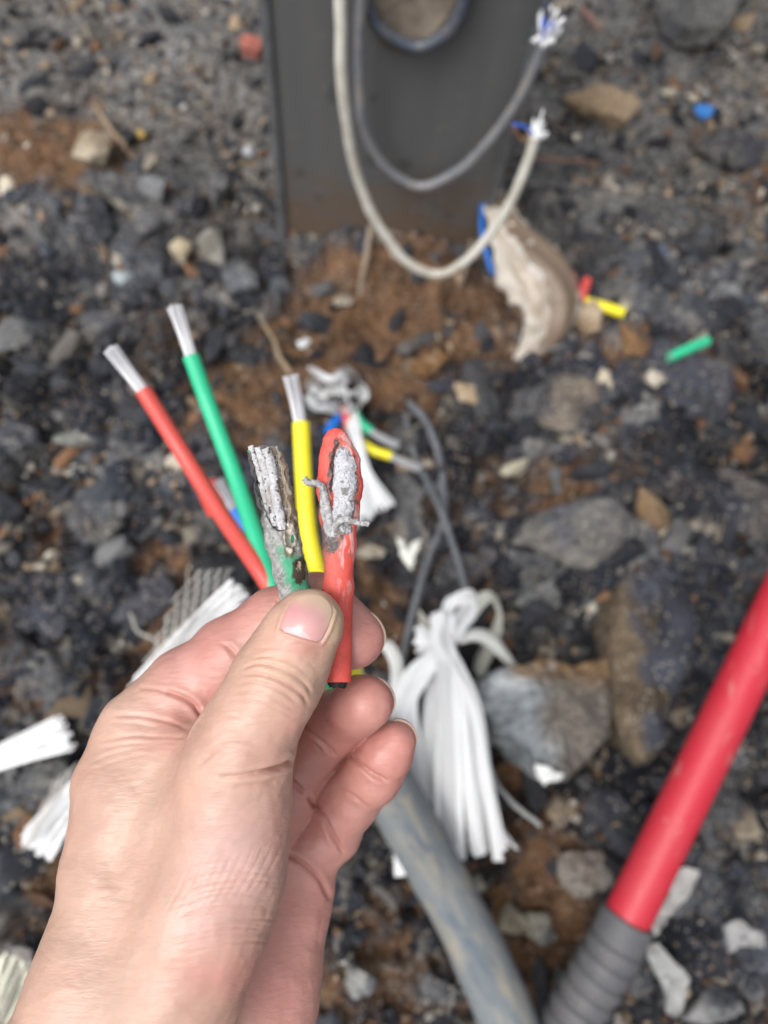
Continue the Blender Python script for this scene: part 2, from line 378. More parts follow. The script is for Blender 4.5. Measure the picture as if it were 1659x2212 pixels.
def rock(px, py, a, b, ang, c1, c2=None, label='', name='rock', hgt=.65, seed=0, rough=.05, sub=5, cat='rock', bury=.35, up_=0, facets=11, cscale=40, parts=None, speck=.5):
    rs = np.random.RandomState(seed + 11); v, f = ICO[sub]; r = facet(v, rs, facets, .035, .70)
    p = v * r[:, None]; p = p / np.abs(p).max(0)
    dp = depth_at(px, py, .01); A = a * dp / F; g0 = G(px, py, .01); th = np.arctan2(g0[1], H)
    gy_ = np.linalg.norm(G(px, py + 10) - G(px, py - 10)) / 20; B = b * gy_ * .85
    if abs(ang) > 20: B = b * (gy_ * .5 + dp / F * .5)
    Hh = min(A, B) * hgt
    p = p * (A, B, Hh); sc_ = (A + B) / 2
    n = fbm(p + seed, 1.4 / sc_, 5) * rough * 3 * sc_ + fbm(p - seed, 6 / sc_, 3) * rough * .8 * sc_
    p = p + v * n[:, None]
    ca, sa = math.cos(R(ang)), math.sin(R(ang)); p[:, :2] = p[:, :2] @ np.array([[ca, sa], [-sa, ca]])
    c1 = np.array(c1); c2 = np.array(c2 if c2 is not None else c1 * .6); t = sstep(-.25, .25, fbm(p + seed, .9 / sc_, 4) + .25 * fbm(p, cscale * 8, 2))[:, None]
    col = (c1 * (1 - t) + c2 * t) * (1 + speck * 1.6 * fbm(p, 400, 3))[:, None]
    gz = ground_z(g0[0], g0[1]); o = mesh(name, p, f, M_rock, None, np.clip(col, .01, .8)); o.location = (g0[0], g0[1], gz + .009 + Hh * (1 - bury) + up_)
    tag(o, label, cat); return o
TAN, LT, GR, DK, BR, BL, PL = (.36, .26, .165), (.50, .44, .34), (.12, .125, .13), (.030, .032, .042), (.22, .13, .07), (.075, .09, .12), (.24, .25, .255)
ROCKS = [
 (1290, 248, 92, 62, -8, TAN, (.22, .15, .085), 'large tan lump of stone right of the grey post'),
 (1215, 900, 84, 88, 20, (.19, .155, .12), DK, 'lumpy grey brown rock with a dark blue side'),
 (1320, 860, 50, 70, 0, DK, (.05, .05, .06), 'dark rock touching the lumpy grey brown rock'),
 (957, 842, 40, 36, 0, DK, (.04, .04, .055), 'small dark blue stone beside the cream pebble'),
 (1009, 867, 34, 35, 20, (.42, .34, .235), (.30, .22, .14), 'cream rounded pebble beside the dark blue stone'),
 (1380, 862, 25, 22, 10, (.62, .56, .46), None, 'small off white pebble below the brown clod'),
 (1110, 1016, 44, 24, 30, (.36, .33, .25), (.27, .24, .17), 'wedge shaped pale beige stone'),
 (1164, 1066, 38, 30, -10, (.17, .10, .05), None, 'smooth brown stone below the pale wedge'),
 (1374, 1128, 40, 56, 15, (.20, .13, .07), None, 'light brown angular stone above the cream pebble'),
 (1440, 1198, 36, 30, 0, (.50, .46, .36), (.38, .33, .24), 'cream pebble below the light brown angular stone'),
 (1232, 1172, 140, 86, -12, (.085, .085, .095), (.15, .14, .12), 'wide speckled dark slab in the middle right'),
 (1370, 775, 62, 52, -20, (.20, .115, .055), (.15, .085, .045), 'rust brown clod below the yellow offcut'),
 (1264, 712, 36, 44, 0, (.38, .30, .21), (.25, .18, .11), 'tan pebble tucked under the yellow offcut'),
 (1190, 756, 46, 26, 18, (.14, .14, .14), (.05, .05, .055), 'small grey stone below the torn sleeve'),
 (920, 795, 52, 36, 0, (.22, .115, .045), None, 'orange brown clod of soil in front of the post'),
 (1500, 880, 150, 118, -10, (.040, .042, .055), (.075, .07, .07), 'big dark slab near the right edge under the green offcut'),
 (1600, 1130, 90, 130, 20, (.075, .068, .065), DK, 'dark slab by the right edge above the red conduit'),
 (1480, 60, 130, 80, 0, (.060, .062, .066), (.11, .105, .10), 'rough grey boulder in the top right corner'),
 (1570, 330, 90, 50, 0, (.035, .035, .042), (.08, .075, .07), 'dark stone by the right edge above the pit'),
 (192, 500, 60, 58, 12, (.13, .135, .15), (.045, .047, .055), 'grey stone left of the post with a dark flank'),
 (104, 545, 28, 30, 0, BL, None, 'small round blue grey stone at left'),
 (338, 422, 42, 36, -20, (.16, .165, .17), (.06, .06, .065), 'light grey stone in the row left of the post'),
 (468, 424, 34, 38, 10, (.20, .20, .20), (.07, .07, .075), 'pale grey stone nearest the post in the row'),
 (415, 458, 42, 34, 25, (.045, .047, .06), None, 'dark wedge stone between two pale grey stones'),
 (320, 495, 44, 34, 0, (.12, .125, .135), (.07, .07, .075), 'flat grey stone above the cream one'),
 (394, 548, 26, 28, 0, (.46, .41, .31), (.36, .30, .20), 'cream blocky pebble left of the post foot'),
 (462, 528, 40, 54, 15, (.22, .215, .19), (.13, .12, .10), 'speckled beige grey stone beside the cream pebble'),
 (512, 588, 50, 62, 35, (.095, .10, .11), (.05, .052, .06), 'slanting slate grey stone against the pit'),
 (590, 540, 36, 80, 0, (.022, .024, .032), None, 'black stone at the left foot of the post'),
 (268, 606, 26, 22, -35, (.42, .47, .50), (.32, .36, .38), 'pale blue white pebble'),
 (210, 350, 42, 40, 0, (.36, .31, .23), (.25, .20, .14), 'beige stone below the straw'),
 (108, 1330, 90, 60, 10, (.040, .043, .058), (.08, .08, .09), 'dark rock left of the netting'),
 (60, 1330, 60, 50, 0, (.05, .05, .06), DK, 'dark lump at the left edge'),
 (320, 1290, 110, 60, 8, (.032, .035, .048), (.06, .06, .07), 'long dark rock above the netting bundle'),
 (110, 1700, 80, 70, 5, (.055, .058, .066), (.13, .13, .125), 'grey black rock behind the wrist'),
 (50, 1850, 70, 80, 0, (.06, .063, .07), (.025, .027, .033), 'charred rock at the lower left edge'),
 (590, 950, 46, 30, 0, (.11, .11, .115), None, 'low grey stone between green and yellow cables'),
 (160, 967, 36, 18, -5, (.18, .19, .17), (.12, .12, .11), 'flat grey green chip at left'),
 (225, 700, 60, 45, 0, (.07, .07, .08), (.14, .13, .12), 'mottled grey stone above the red cable end'),
 (60, 740, 70, 50, 10, (.045, .048, .06), (.11, .11, .11), 'dark mottled stone at the left edge'),
 (1110, 1992, 32, 44, 0, (.30, .27, .20), (.18, .15, .11), 'beige pebble between the two conduits'),
 (1170, 2010, 42, 46, 0, (.12, .12, .12), (.22, .20, .16), 'speckled grey stone beside the beige pebble'),
 (1040, 1905, 38, 34, 0, (.24, .23, .19), (.14, .13, .11), 'grey beige stone under the fibre ends'),
 (1210, 1755, 42, 44, 0, (.22, .16, .10), (.12, .10, .08), 'round brown stone below the grey slab'),
 (1275, 1890, 70, 66, 0, (.13, .10, .085), (.20, .18, .16), 'brown grey rock left of the red conduit end'),
 (1310, 1740, 70, 66, 12, (.028, .029, .038), (.06, .06, .065), 'black rock left of the red conduit'),
 (765, 2095, 46, 62, 0, (.075, .078, .085), (.19, .19, .185), 'dark grey stone with a pale patch right of the wrist'),
 (1290, 1600, 0, 0, 0, None, None, ''),
 (1500, 1740, 66, 44, 0, (.20, .20, .19), (.10, .10, .10), 'pale grey stone right of the red conduit'),
 (1590, 1960, 90, 90, 0, (.05, .05, .055), (.20, .20, .20), 'dark rock streaked with pale grey in the lower right'),
 (1560, 1620, 60, 44, 30, (.16, .15, .14), (.05, .05, .055), 'grey mottled stone by the lower right edge'),
 (1610, 1790, 42, 66, 10, (.26, .22, .16), (.15, .12, .09), 'beige stone at the right edge'),
 (1560, 2150, 100, 60, 0, (.06, .063, .07), (.17, .17, .17), 'grey rock in the bottom right corner'),
 (1360, 2080, 50, 34, 0, (.035, .035, .04), None, 'small dark stone beside the corrugated sleeve'),
 (1230, 2130, 60, 44, 0, (.09, .085, .08), (.16, .15, .13), 'brownish grey stone between the conduits at the bottom'),
 (940, 2130, 50, 40, 0, (.06, .06, .065), (.12, .12, .12), 'dark stone left of the dusty conduit'),
 (1435, 215, 20, 14, 0, (.42, .38, .30), None, 'tiny pale pebble beside the tan lump'),
 (1487, 222, 14, 15, 0, (.5, .44, .34), None, 'tiny cream pebble left of the blue scrap'),
 (1420, 560, 26, 22, 0, (.10, .12, .17), None, 'small blue grey stone in the dark pit at right'),
 (308, 300, 14, 13, 20, (.36, .24, .07), None, 'yellow ochre pebble beside the straw'),
 (538, 332, 14, 14, 0, (.55, .57, .60), None, 'tiny white pebble left of the post'),
 (1150, 1290, 50, 42, 0, (.16, .17, .17), (.08, .08, .08), 'speckled grey stone above the fibre bundle'),
 (230, 1700, 1, 1, 0, None, None, ''),
 (1180, 1180, 1, 1, 0, None, None, ''),
 (60, 960, 56, 44, 0, (.055, .058, .07), (.03, .03, .035), 'smooth dark stone at the left edge beside the flat chip'),
 (300, 980, 62, 36, 15, (.05, .052, .062), (.10, .10, .10), 'dark stone left of the red cable'),
 (215, 1165, 60, 44, 0, (.04, .042, .05), (.09, .085, .08), 'dark lump below the red cable'),
 (1030, 1105, 40, 30, 0, (.05, .052, .065), None, 'dark stone right of the grey wires'),
 (1050, 940, 34, 26, 0, (.045, .048, .06), None, 'dark stone below the cream pebble'),
 (1210, 1010, 46, 26, 0, (.03, .032, .042), None, 'black stone beside the pale wedge'),
]
for i, (px, py, a, b, an, c1, c2, lb) in enumerate(ROCKS):
    if c1 is None: continue
    small = a < 30
    rock(px, py, a, b, an, c1, c2, lb, 'pebble' if a < 46 else 'rock', .8 if a < 60 else .55, i, .04 if a < 46 else .085, 3 if a < 30 else 5, 'pebble' if a < 46 else 'rock', .2 if a < 60 else .3, facets=16 if a < 46 else 11, speck=.35 if a < 46 else .6)

def slab(label, outline, z0, thick, dome, colf, seed=0):
    """broken slab from its own outline: bulging top, sloping broken flanks"""
    O = np.array([G(a, b, z0) for a, b in outline]); k0 = len(O); P = []
    for i in range(k0):
        a, b = O[i], O[(i + 1) % k0]
        for t in np.linspace(0, 1, 14, endpoint=False): P.append(a * (1 - t) + b * t)
    P = np.array(P)
    for _ in range(3): P = (np.roll(P, 1, 0) + 2 * P + np.roll(P, -1, 0)) / 4
    c = P.mean(0); k = len(P); lev = [(1.10, -thick), (1.07, -thick * .6), (1.03, -thick * .2), (1.0, 0), (.96, .004)] + [(q, .004 + dome * (1 - q * q)) for q in (.88, .76, .62, .48, .34, .2, .08)]
    V = np.vstack([c + (P - c) * (q, q, 1) + (0, 0, dz) for q, dz in lev] + [c[None] + (0, 0, .004 + dome)])
    V = V + fbm(V + seed, 22, 3)[:, None] * np.array((.010, .010, .018)) + fbm(V + seed, 90, 4)[:, None] * np.array((.004, .004, .008))
    j = np.arange(k); jj = (j + 1) % k; fs = [np.stack([r_ * k + j, r_ * k + jj, (r_ + 1) * k + jj, (r_ + 1) * k + j], 1) for r_ in range(len(lev) - 1)]
    L0 = (len(lev) - 1) * k; tri = np.stack([L0 + j, L0 + jj, np.full(k, len(lev) * k)], 1); px, py, _ = proj(V); col = colf(px, py, V) * (1 + .7 * fbm(V, 350, 3))[:, None]
    o = mesh('rock', V - c, [np.vstack(fs), tri], M_rock, None, np.clip(col, .008, .8)); o.location = c; return tag(o, label, 'rock')
def c_grey(px, py, V):
    n = fbm(V, 16, 4); n2 = fbm(V + 7, 45, 4); c = np.tile(np.array((.19, .21, .225)), (len(V), 1)); c = c * (1 + .8 * n2)[:, None]
    def mx(m, t):
        nonlocal c; m = np.clip(m, 0, 1)[:, None]; c = c * (1 - m) + np.array(t) * m
    mx(sstep(1150, 1260, px + 140 * n), (.115, .10, .085)); mx(sstep(1500, 1455, py + 60 * n) * sstep(1080, 1130, px) * .9, (.20, .12, .055)); mx(sstep(.05, .35, n2) * sstep(1260, 1180, px) * .7, (.42, .44, .45)); return c
slab('broad blue grey slab of rock right of the white fibre bundle', [(1028, 1480), (1070, 1452), (1130, 1446), (1168, 1436), (1230, 1448), (1308, 1428), (1322, 1500), (1316, 1580), (1276, 1640), (1236, 1676), (1190, 1662), (1132, 1612), (1060, 1586), (1022, 1530)], .048, .045, .012, c_grey, 3)
def c_brown(px, py, V):
    n = fbm(V, 40, 4)[:, None]; t = sstep(1372, 1412, px - .12 * (py - 1430) + 90 * n[:, 0])[:, None]; c = np.array((.105, .077, .05)) * (1 + .9 * n) * (1 + .5 * fbm(V + 3, 70, 3)[:, None]); return c * (1 - t) + np.array((.035, .038, .05)) * (1 + 1.2 * n) * t
slab('tall rock with a brown earthy left flank beside the blue grey slab', [(1340, 1245), (1395, 1222), (1470, 1250), (1505, 1330), (1490, 1430), (1450, 1530), (1424, 1630), (1388, 1645), (1350, 1600), (1326, 1500), (1306, 1420), (1312, 1320)], .040, .045, .016, c_brown, 5)
# ------------------------------------------------------------------ post
BLp = G(604, 500); BRp = G(1042, 545)
pdir = BRp - BLp; pw = np.linalg.norm(pdir); pdir /= pw; pn = np.cross(pdir, (0, 0, 1.0)); pn /= np.linalg.norm(pn)
if pn[1] > 0: pn = -pn           # towards the camera
M_post = mat('weathered_post', (.086, .088, .091), rough=.55, spec=.35, bump=.0006, bscale=60, var=.5, vscale=22, vcol=(.115, .112, .105), stretch=(1.6, 1.6, .16))
def post_dirt():
    n = M_post.node_tree; L = n.links; b = n.nodes['Principled BSDF']; cur = b.inputs['Base Color'].links[0].from_socket
    tc = n.nodes.new('ShaderNodeTexCoord'); sp = n.nodes.new('ShaderNodeSeparateXYZ'); L.new(tc.outputs['Object'], sp.inputs[0])
    nz = n.nodes.new('ShaderNodeTexNoise'); nz.inputs['Scale'].default_value = 28; nz.inputs['Detail'].default_value = 6; L.new(tc.outputs['Object'], nz.inputs['Vector'])
    ma = n.nodes.new('ShaderNodeMath'); ma.operation = 'MULTIPLY_ADD'; ma.inputs[1].default_value = -.22; L.new(nz.outputs['Fac'], ma.inputs[0]); L.new(sp.outputs['Z'], ma.inputs[2])
    mr = n.nodes.new('ShaderNodeMapRange'); mr.inputs[1].default_value = .01; mr.inputs[2].default_value = -.075; mr.inputs[4].default_value = .85; L.new(ma.outputs[0], mr.inputs[0])
    mx = n.nodes.new('ShaderNodeMix'); mx.data_type = 'RGBA'; mx.inputs[7].default_value = (.11, .075, .05, 1); L.new(mr.outputs[0], mx.inputs[0]); L.new(cur, mx.inputs[6]); L.new(mx.outputs[2], b.inputs['Base Color'])
post_dirt()
speckle(M_post, 150, (.16, .15, .135), .93, .35); speckle(M_post, 55, (.035, .034, .033), .90, .4)
M_rim = mat('post_rim', (.10, .085, .07), rough=.6, bump=.0005, bscale=90, var=.6, vscale=60, vcol=(.045, .038, .03))
p_c = (BLp + BRp) / 2
post = thing('post', 'dark grey square metal post standing in the rubble with wire loops hanging on it', 'post', (p_c[0], p_c[1], 0))
def boxed(cx, w_, y0, y1, z0, z1, bev):
    # rounded box outline in plan, swept up
    pts = []
    for sx, sy, a0 in ((1, 1, 0), (-1, 1, 90), (-1, -1, 180), (1, -1, 270)):
        for k in range(5):
            a = R(a0 + k * 22.5); pts.append((cx + sx * (w_ / 2 - bev) + bev * math.cos(a), (y0 + y1) / 2 + sy * ((y1 - y0) / 2 - bev) + bev * math.sin(a)))
    pts = np.array(pts); n = len(pts); zs = np.linspace(z0, z1, 40); V = []
    for zz in zs:
        for (a, b) in pts: V.append(p_c + pdir * a - pn * b + np.array((0, 0, zz - p_c[2])))
    V = np.array(V); i = np.arange(len(zs) - 1)[:, None] * n; j = np.arange(n)[None]; k = (j + 1) % n
    return V, [np.stack([i + j, i + k, i + n + k, i + n + j], -1).reshape(-1, 4)[:, ::-1], np.array([np.arange(n) + (len(zs) - 1) * n])]
V, f_ = boxed(0, pw, 0, .16, -.12, 1.3, .010); part('post_body', V, f_, M_post, post)
mb = MB()
for sx in (-1, 1):     # raised folded edges of the front face
    V, f_ = boxed(sx * (pw / 2 - .005), .010, -.004, .004, -.12, 1.3, .0035); mb.add(V, [f_[0]])
mb.build('edge_strip', mat('post_edge', (.105, .11, .118), rough=.5, bump=.0004, bscale=120, var=.7, vscale=50, vcol=(.05, .048, .046)), post)
def pp(px, py, off=0.0): return on_plane(px, py, p_c + pn * off, pn)
# hand hole near the top of the picture: a shallow dished recess with a lighter rim
hc = pp(893, -70); hr = np.linalg.norm(pp(893 + 112, -70) - hc); mb = MB()
a = np.linspace(0, 2 * np.pi, 64, endpoint=False); ring = np.array([hc + pdir * hr * math.cos(t) + np.array((0, 0, hr * 1.6 * math.sin(t))) + pn * .003 for t in a])
V, f_ = sweep(np.vstack([ring, ring[:1]]), .0055, 10, up0=pn, cap=False); part('opening_rim', V, f_, M_rim, post)
V = [hc + pn * .0015]; V = np.array([*V] + [hc + pdir * hr * .98 * q * math.cos(t) + np.array((0, 0, hr * 1.57 * q * math.sin(t))) + pn * (.0015 + .006 * q ** 6) for q in (.3, .6, .8, .92, 1) for t in a])
j = np.arange(64); k = (j + 1) % 64; fs = [np.vstack([np.stack([1 + r_ * 64 + j, 1 + (r_ + 1) * 64 + j, 1 + (r_ + 1) * 64 + k, 1 + r_ * 64 + k], 1)[:, ::-1] for r_ in range(4)]), np.stack([np.zeros(64, int), 1 + k, 1 + j], 1)[:, ::-1]]
part('opening_cover', V, fs, mat('opening_cover', (.20, .165, .13), rough=.7, bump=.0008, bscale=70, var=.7, vscale=40, vcol=(.045, .03, .02)), post)
# ------------------------------------------------------------------ the hand (one continuous skin)
def build_hand():
    hv = .00052
    # (px, py, depth, radius in px)
    def chain(fld, pts, k=.004, kk=None):
        tmp = g.new()
        for (a, b) in zip(pts[:-1], pts[1:]):
            capsule(g, tmp, cs(*a[:3]), cs(*b[:3]), a[3] * a[2] / F, b[3] * b[2] / F, k)
        return tmp
    thumb = [(671, 1343, .2200, 66), (655, 1362, .2205, 71), (622, 1424, .222, 81), (592, 1480, .222, 89), (556, 1545, .222, 88), (514, 1625, .223, 98)]
    index = [(766, 1380, .2465, 63), (742, 1366, .247, 68), (684, 1312, .2495, 72), (600, 1350, .254, 78), (505, 1422, .256, 88), (410, 1492, .258, 92), (318, 1590, .256, 108)]
    middle = [(792, 1518, .250, 57), (776, 1525, .254, 60), (730, 1556, .268, 64), (662, 1620, .277, 72), (610, 1710, .279, 82), (550, 1800, .274, 84)]
    ring = [(858, 1597, .262, 40), (836, 1624, .264, 55), (806, 1672, .268, 60), (752, 1726, .276, 66), (712, 1795, .280, 66), (640, 1850, .278, 72)]
    pinky = [(806, 1640, .300, 44), (778, 1690, .303, 52), (715, 1760, .300, 58), (650, 1850, .290, 64), (620, 1890, .284, 70)]
    palm = [  # radial side of the back of the hand, then the far edge of the palm, then the wrist
        [(322, 1596, .256, 100), (272, 1700, .250, 98), (258, 1850, .245, 102), (252, 1970, .238, 112), (225, 2120, .230, 140), (120, 2420, .220, 190), (10, 2800, .21, 205)],
        [(420, 1640, .262, 92), (390, 1800, .258, 105), (370, 2000, .25, 120), (330, 2200, .24, 160), (250, 2450, .235, 180), (150, 2800, .225, 200)],
        [(520, 1760, .272, 86), (500, 1900, .268, 105), (470, 2100, .26, 130), (420, 2350, .25, 170), (330, 2800, .24, 200)],
        [(662, 1850, .280, 66), (632, 1930, .278, 74), (600, 2020, .272, 90), (572, 2150, .262, 106), (520, 2350, .25, 140), (430, 2800, .24, 200)],
    ]
    thenar = [[(520, 1625, .223, 100), (500, 1750, .226, 112), (478, 1880, .228, 124), (425, 2010, .226, 132), (360, 2150, .225, 140), (260, 2400, .22, 170)],
              [(430, 1640, .242, 74), (350, 1760, .243, 90), (300, 1900, .240, 110)],
              [(420, 1600, .25, 60), (470, 1640, .24, 70)]]
    allp = thumb + index + middle + ring + pinky + sum(palm, []) + sum(thenar, [])
    P = np.array([cs(*q[:3]) for q in allp]); rr = np.array([q[3] * q[2] / F for q in allp])
    lo = (P - rr[:, None]).min(0) - .004; hi = (P + rr[:, None]).max(0) + .004
    g = Grid(lo, hi, hv)
    pf = g.new()
    for ch in palm:
        for a, b in zip(ch[:-1], ch[1:]): capsule(g, pf, cs(*a[:3]), cs(*b[:3]), a[3] * a[2] / F, b[3] * b[2] / F, .009, .014)
    for ch, k in zip(thenar, (.007, .012, .010)):
        tmp = g.new()
        for a, b in zip(ch[:-1], ch[1:]): capsule(g, tmp, cs(*a[:3]), cs(*b[:3]), a[3] * a[2] / F, b[3] * b[2] / F, .010, .016)
        pf = smin(pf, tmp, k)
    # web between thumb and index
    capsule(g, pf, cs(330, 1620, .252), cs(450, 1650, .240), 66 * .25 / F, 66 * .236 / F, .009)
    # shallow hollow behind the thumb tendon
    th = smin(chain(pf, thumb, .006), pf, .009)
    out = th
    for ch, k in ((index, .0045), (middle, .004), (ring, .0035), (pinky, .003)):
        out = np.minimum(out, smin(chain(pf, ch, .0035), pf, k))
    V, Q = nets(g, out); V = relax(V, Q, 3); N = vnormals(V, Q)
    ppx = 829.5 + F * V[:, 0] / -V[:, 2]; ppy = 1106 - F * V[:, 1] / -V[:, 2]; dep = -V[:, 2]
    face = sstep(.0, .25, N[:, 2] * 1.0)
    P2 = np.stack([ppx, ppy], 1)
    def dline(pts):
        L = smooth_path([(a, b, 0) for a, b in pts], 8)[:, :2]; best = np.full(len(P2), 1e9); tt = np.zeros(len(P2))
        bb = (P2[:, 0] > L[:, 0].min() - 40) & (P2[:, 0] < L[:, 0].max() + 40) & (P2[:, 1] > L[:, 1].min() - 40) & (P2[:, 1] < L[:, 1].max() + 40)
        q = P2[bb]; bs = np.full(len(q), 1e9); ts = np.zeros(len(q))
        for i in range(len(L) - 1):
            a, b = L[i], L[i + 1]; ab = b - a; t = np.clip(((q - a) @ ab) / (ab @ ab + 1e-9), 0, 1)
            d = np.hypot(*(q - a - ab * t[:, None]).T); m = d < bs; bs[m] = d[m]; ts[m] = (i + t[m]) / (len(L) - 1)
        best[bb] = bs; tt[bb] = ts; return best, tt
    disp = np.zeros(len(V)); dark = np.zeros(len(V))
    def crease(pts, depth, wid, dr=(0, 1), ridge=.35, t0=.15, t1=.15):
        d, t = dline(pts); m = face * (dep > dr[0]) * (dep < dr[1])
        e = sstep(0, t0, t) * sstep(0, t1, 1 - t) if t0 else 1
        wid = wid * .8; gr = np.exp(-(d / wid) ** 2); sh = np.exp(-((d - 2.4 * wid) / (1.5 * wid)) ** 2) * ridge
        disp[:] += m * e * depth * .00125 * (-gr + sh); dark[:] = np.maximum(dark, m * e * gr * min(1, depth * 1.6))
    TH = (0, .236)
    for pts, dp, wd in [
        ([(521, 1446), (560, 1434), (610, 1446), (655, 1474), (676, 1505)], .34, 4.0),
        ([(516, 1458), (565, 1457), (612, 1474), (650, 1500), (668, 1528)], .40, 4.5),
        ([(512, 1474), (560, 1474), (605, 1492), (645, 1520)], .27, 4.0),
        ([(500, 1494), (550, 1496), (600, 1514), (640, 1538)], .18, 4.0),
        ([(492, 1512), (545, 1516), (600, 1534), (640, 1556)], .18, 3.5),
        ([(540, 1425), (580, 1418), (625, 1430), (665, 1455)], .22, 3.5),
        ([(560, 1402), (600, 1400), (650, 1420), (690, 1450)], .12, 3.0),
        ([(480, 1545), (540, 1552), (600, 1570)], .10, 4.0),
        ([(560, 1670), (520, 1676), (470, 1680)], .35, 6.0),
        ([(600, 1690), (560, 1697), (500, 1702)], .25, 7.0),
        ([(440, 1640), (480, 1605), (520, 1598), (560, 1606)], .16, 6), ([(420, 1660), (470, 1622), (520, 1612)], .14, 6),
        ([(460, 1640), (510, 1625), (560, 1630)], .14, 5)]:
        crease(pts, dp, wd, TH)
    for k in range(11):   # fine wrinkles over the thenar
        y = 1868 + 17 * k + (k % 3) * 4; x = 360 + 14 * (k % 4)
        crease([(x, y + 22), (x + 70, y + 4), (x + 140, y - 8 + 3 * (k % 2)), (x + 215, y - 2)], .10 + .05 * (k % 3), 3.2, TH, .6)
    for k in range(10):
        x = 350 + 22 * k; crease([(x, 1990 - 6 * k), (x + 40, 1915 - 5 * k), (x + 66, 1855 - 4 * k)], .07, 3.0, TH, .5)
    for pts, dp, wd in [
        ([(352, 1492), (385, 1502), (415, 1518), (440, 1548)], .9, 6.5), ([(300, 1488), (330, 1488), (360, 1494)], .3, 5),
        ([(236, 1548), (300, 1546), (360, 1558), (410, 1572)], .28, 5.5), ([(228, 1562), (290, 1562), (345, 1572)], .12, 5),
        ([(222, 1598), (290, 1590), (350, 1592), (402, 1588)], .22, 5), ([(206, 1622), (270, 1608), (340, 1604), (392, 1600)], .15, 5),
        ([(190, 1650), (250, 1626), (320, 1614), (380, 1612)], .12, 5), ([(180, 1672), (250, 1645), (330, 1625)], .08, 5),
        ([(596, 1292), (606, 1310), (620, 1330)], .30, 4), ([(586, 1304), (596, 1322), (612, 1342)], .25, 4),
        ([(486, 1388), (505, 1408), (520, 1432)], .45, 6), ([(470, 1384), (490, 1400), (508, 1430)], .2, 5)]:
        crease(pts, dp, wd, (.232, .30), .3)
    for pts, dp, wd in [
        ([(640, 1556), (672, 1584), (704, 1614), (730, 1636)], .8, 5),
        ([(636, 1568), (668, 1598), (700, 1628)], .3, 4),
        ([(755, 1626), (780, 1652), (806, 1674), (842, 1690)], .9, 6),
        ([(728, 1694), (752, 1712), (778, 1732), (800, 1750)], .35, 5),
        ([(662, 1716), (690, 1756), (716, 1800), (746, 1848)], 1.2, 6),
        ([(612, 1672), (634, 1692), (660, 1716)], .9, 6),
        ([(610, 1842), (650, 1862), (690, 1900), (716, 1950)], .9, 6.5)]:
        crease(pts, dp, wd, (.25, .31), .25)
    # tendon ridge and hollow on the back
    d, t = dline([(420, 1560), (350, 1650), (290, 1760), (240, 1880)]); disp += face * -.0009 * np.exp(-(d / 30) ** 2)
    d, t = dline([(470, 1560), (400, 1660), (330, 1780), (280, 1900)]); disp += face * .0006 * np.exp(-(d / 26) ** 2)
    crease([(640, 1640), (612, 1656), (590, 1662), (560, 1669), (530, 1673)], 1.9, 6.5, TH, .3, 0.01, .6)
    disp += .00035 * fbm(V, 120, 3) * 2
    # nail bed frame: flatten under the thumb nail and raise its folds
    nail_poly = np.array([(605, 1361), (650, 1377), (692, 1388), (706, 1362), (714, 1340), (720, 1322), (714, 1303), (700, 1289), (682, 1282), (660, 1283), (640, 1292), (627, 1305), (619, 1319), (612, 1338)], float)
    def indist(poly, q):
        n = len(poly); d = np.full(len(q), 1e9); ins = np.zeros(len(q), bool)
        for i in range(n):
            a, b = poly[i], poly[(i + 1) % n]; ab = b - a; t = np.clip(((q - a) @ ab) / (ab @ ab), 0, 1)
            d = np.minimum(d, np.hypot(*(q - a - ab * t[:, None]).T))
            c = ((a[1] > q[:, 1]) != (b[1] > q[:, 1])) & (q[:, 0] < (b[0] - a[0]) * (q[:, 1] - a[1]) / (b[1] - a[1] + 1e-9) + a[0]); ins ^= c
        return np.where(ins, -d, d)
    near = (np.abs(ppx - 665) < 110) & (np.abs(ppy - 1335) < 110) & (dep < .232) & (N[:, 2] > 0)
    sdn = np.full(len(V), 99.0); sdn[near] = indist(nail_poly, P2[near])
    disp += np.where(sdn < 90, -.0006 * sstep(3, -5, sdn) + .00042 * np.exp(-((sdn - 5) / 4.0) ** 2) * sstep(1300, 1335, ppy), 0)
    V = V + N * disp[:, None]
    N = vnormals(V, Q)
    # ---- skin colour
    tan = np.array((.50, .315, .215)); pink = np.array((.50, .235, .18)); red = np.array((.44, .15, .11))
    col = np.tile(tan, (len(V), 1))
    def blend(m, c):
        nonlocal col
        col = col * (1 - m[:, None]) + np.array(c) * m[:, None]
    deep = np.maximum(sstep(.236, .246, dep), (ppx > 742) * 1.0)
    blend(deep * sstep(250, 420, ppx) * .95, pink)
    blend(sstep(560, 640, ppx) * sstep(.242, .250, dep) * sstep(1900, 1450, ppy) * .55, red)
    blend(sstep(1480, 1900, ppy) * deep * sstep(600, 660, ppx) * .35, (.66, .36, .26))
    def blob(x, y, rx, ry, c, s, dr=(0, 1)):
        m = np.exp(-((ppx - x) / rx) ** 2 - ((ppy - y) / ry) ** 2) * s * (dep > dr[0]) * (dep < dr[1]); blend(m, c)
    blob(450, 1435, 90, 60, red, .45, (.236, .3)); blob(375, 1560, 55, 40, red, .35, (.232, .3)); blob(270, 1540, 60, 30, (.66, .42, .31), .5, (.232, .3))
    blob(400, 1440, 30, 40, (.70, .44, .36), .3, (.232, .3))
    blob(650, 1400, 60, 22, red, .55, TH); blob(600, 1445, 60, 40, (.54, .36, .22), .5, TH); blob(640, 1560, 30, 60, pink, .4, TH)
    blob(728, 1350, 22, 60, (.60, .45, .26), .7, TH); blob(678, 1278, 50, 14, (.58, .44, .27), .7, TH)
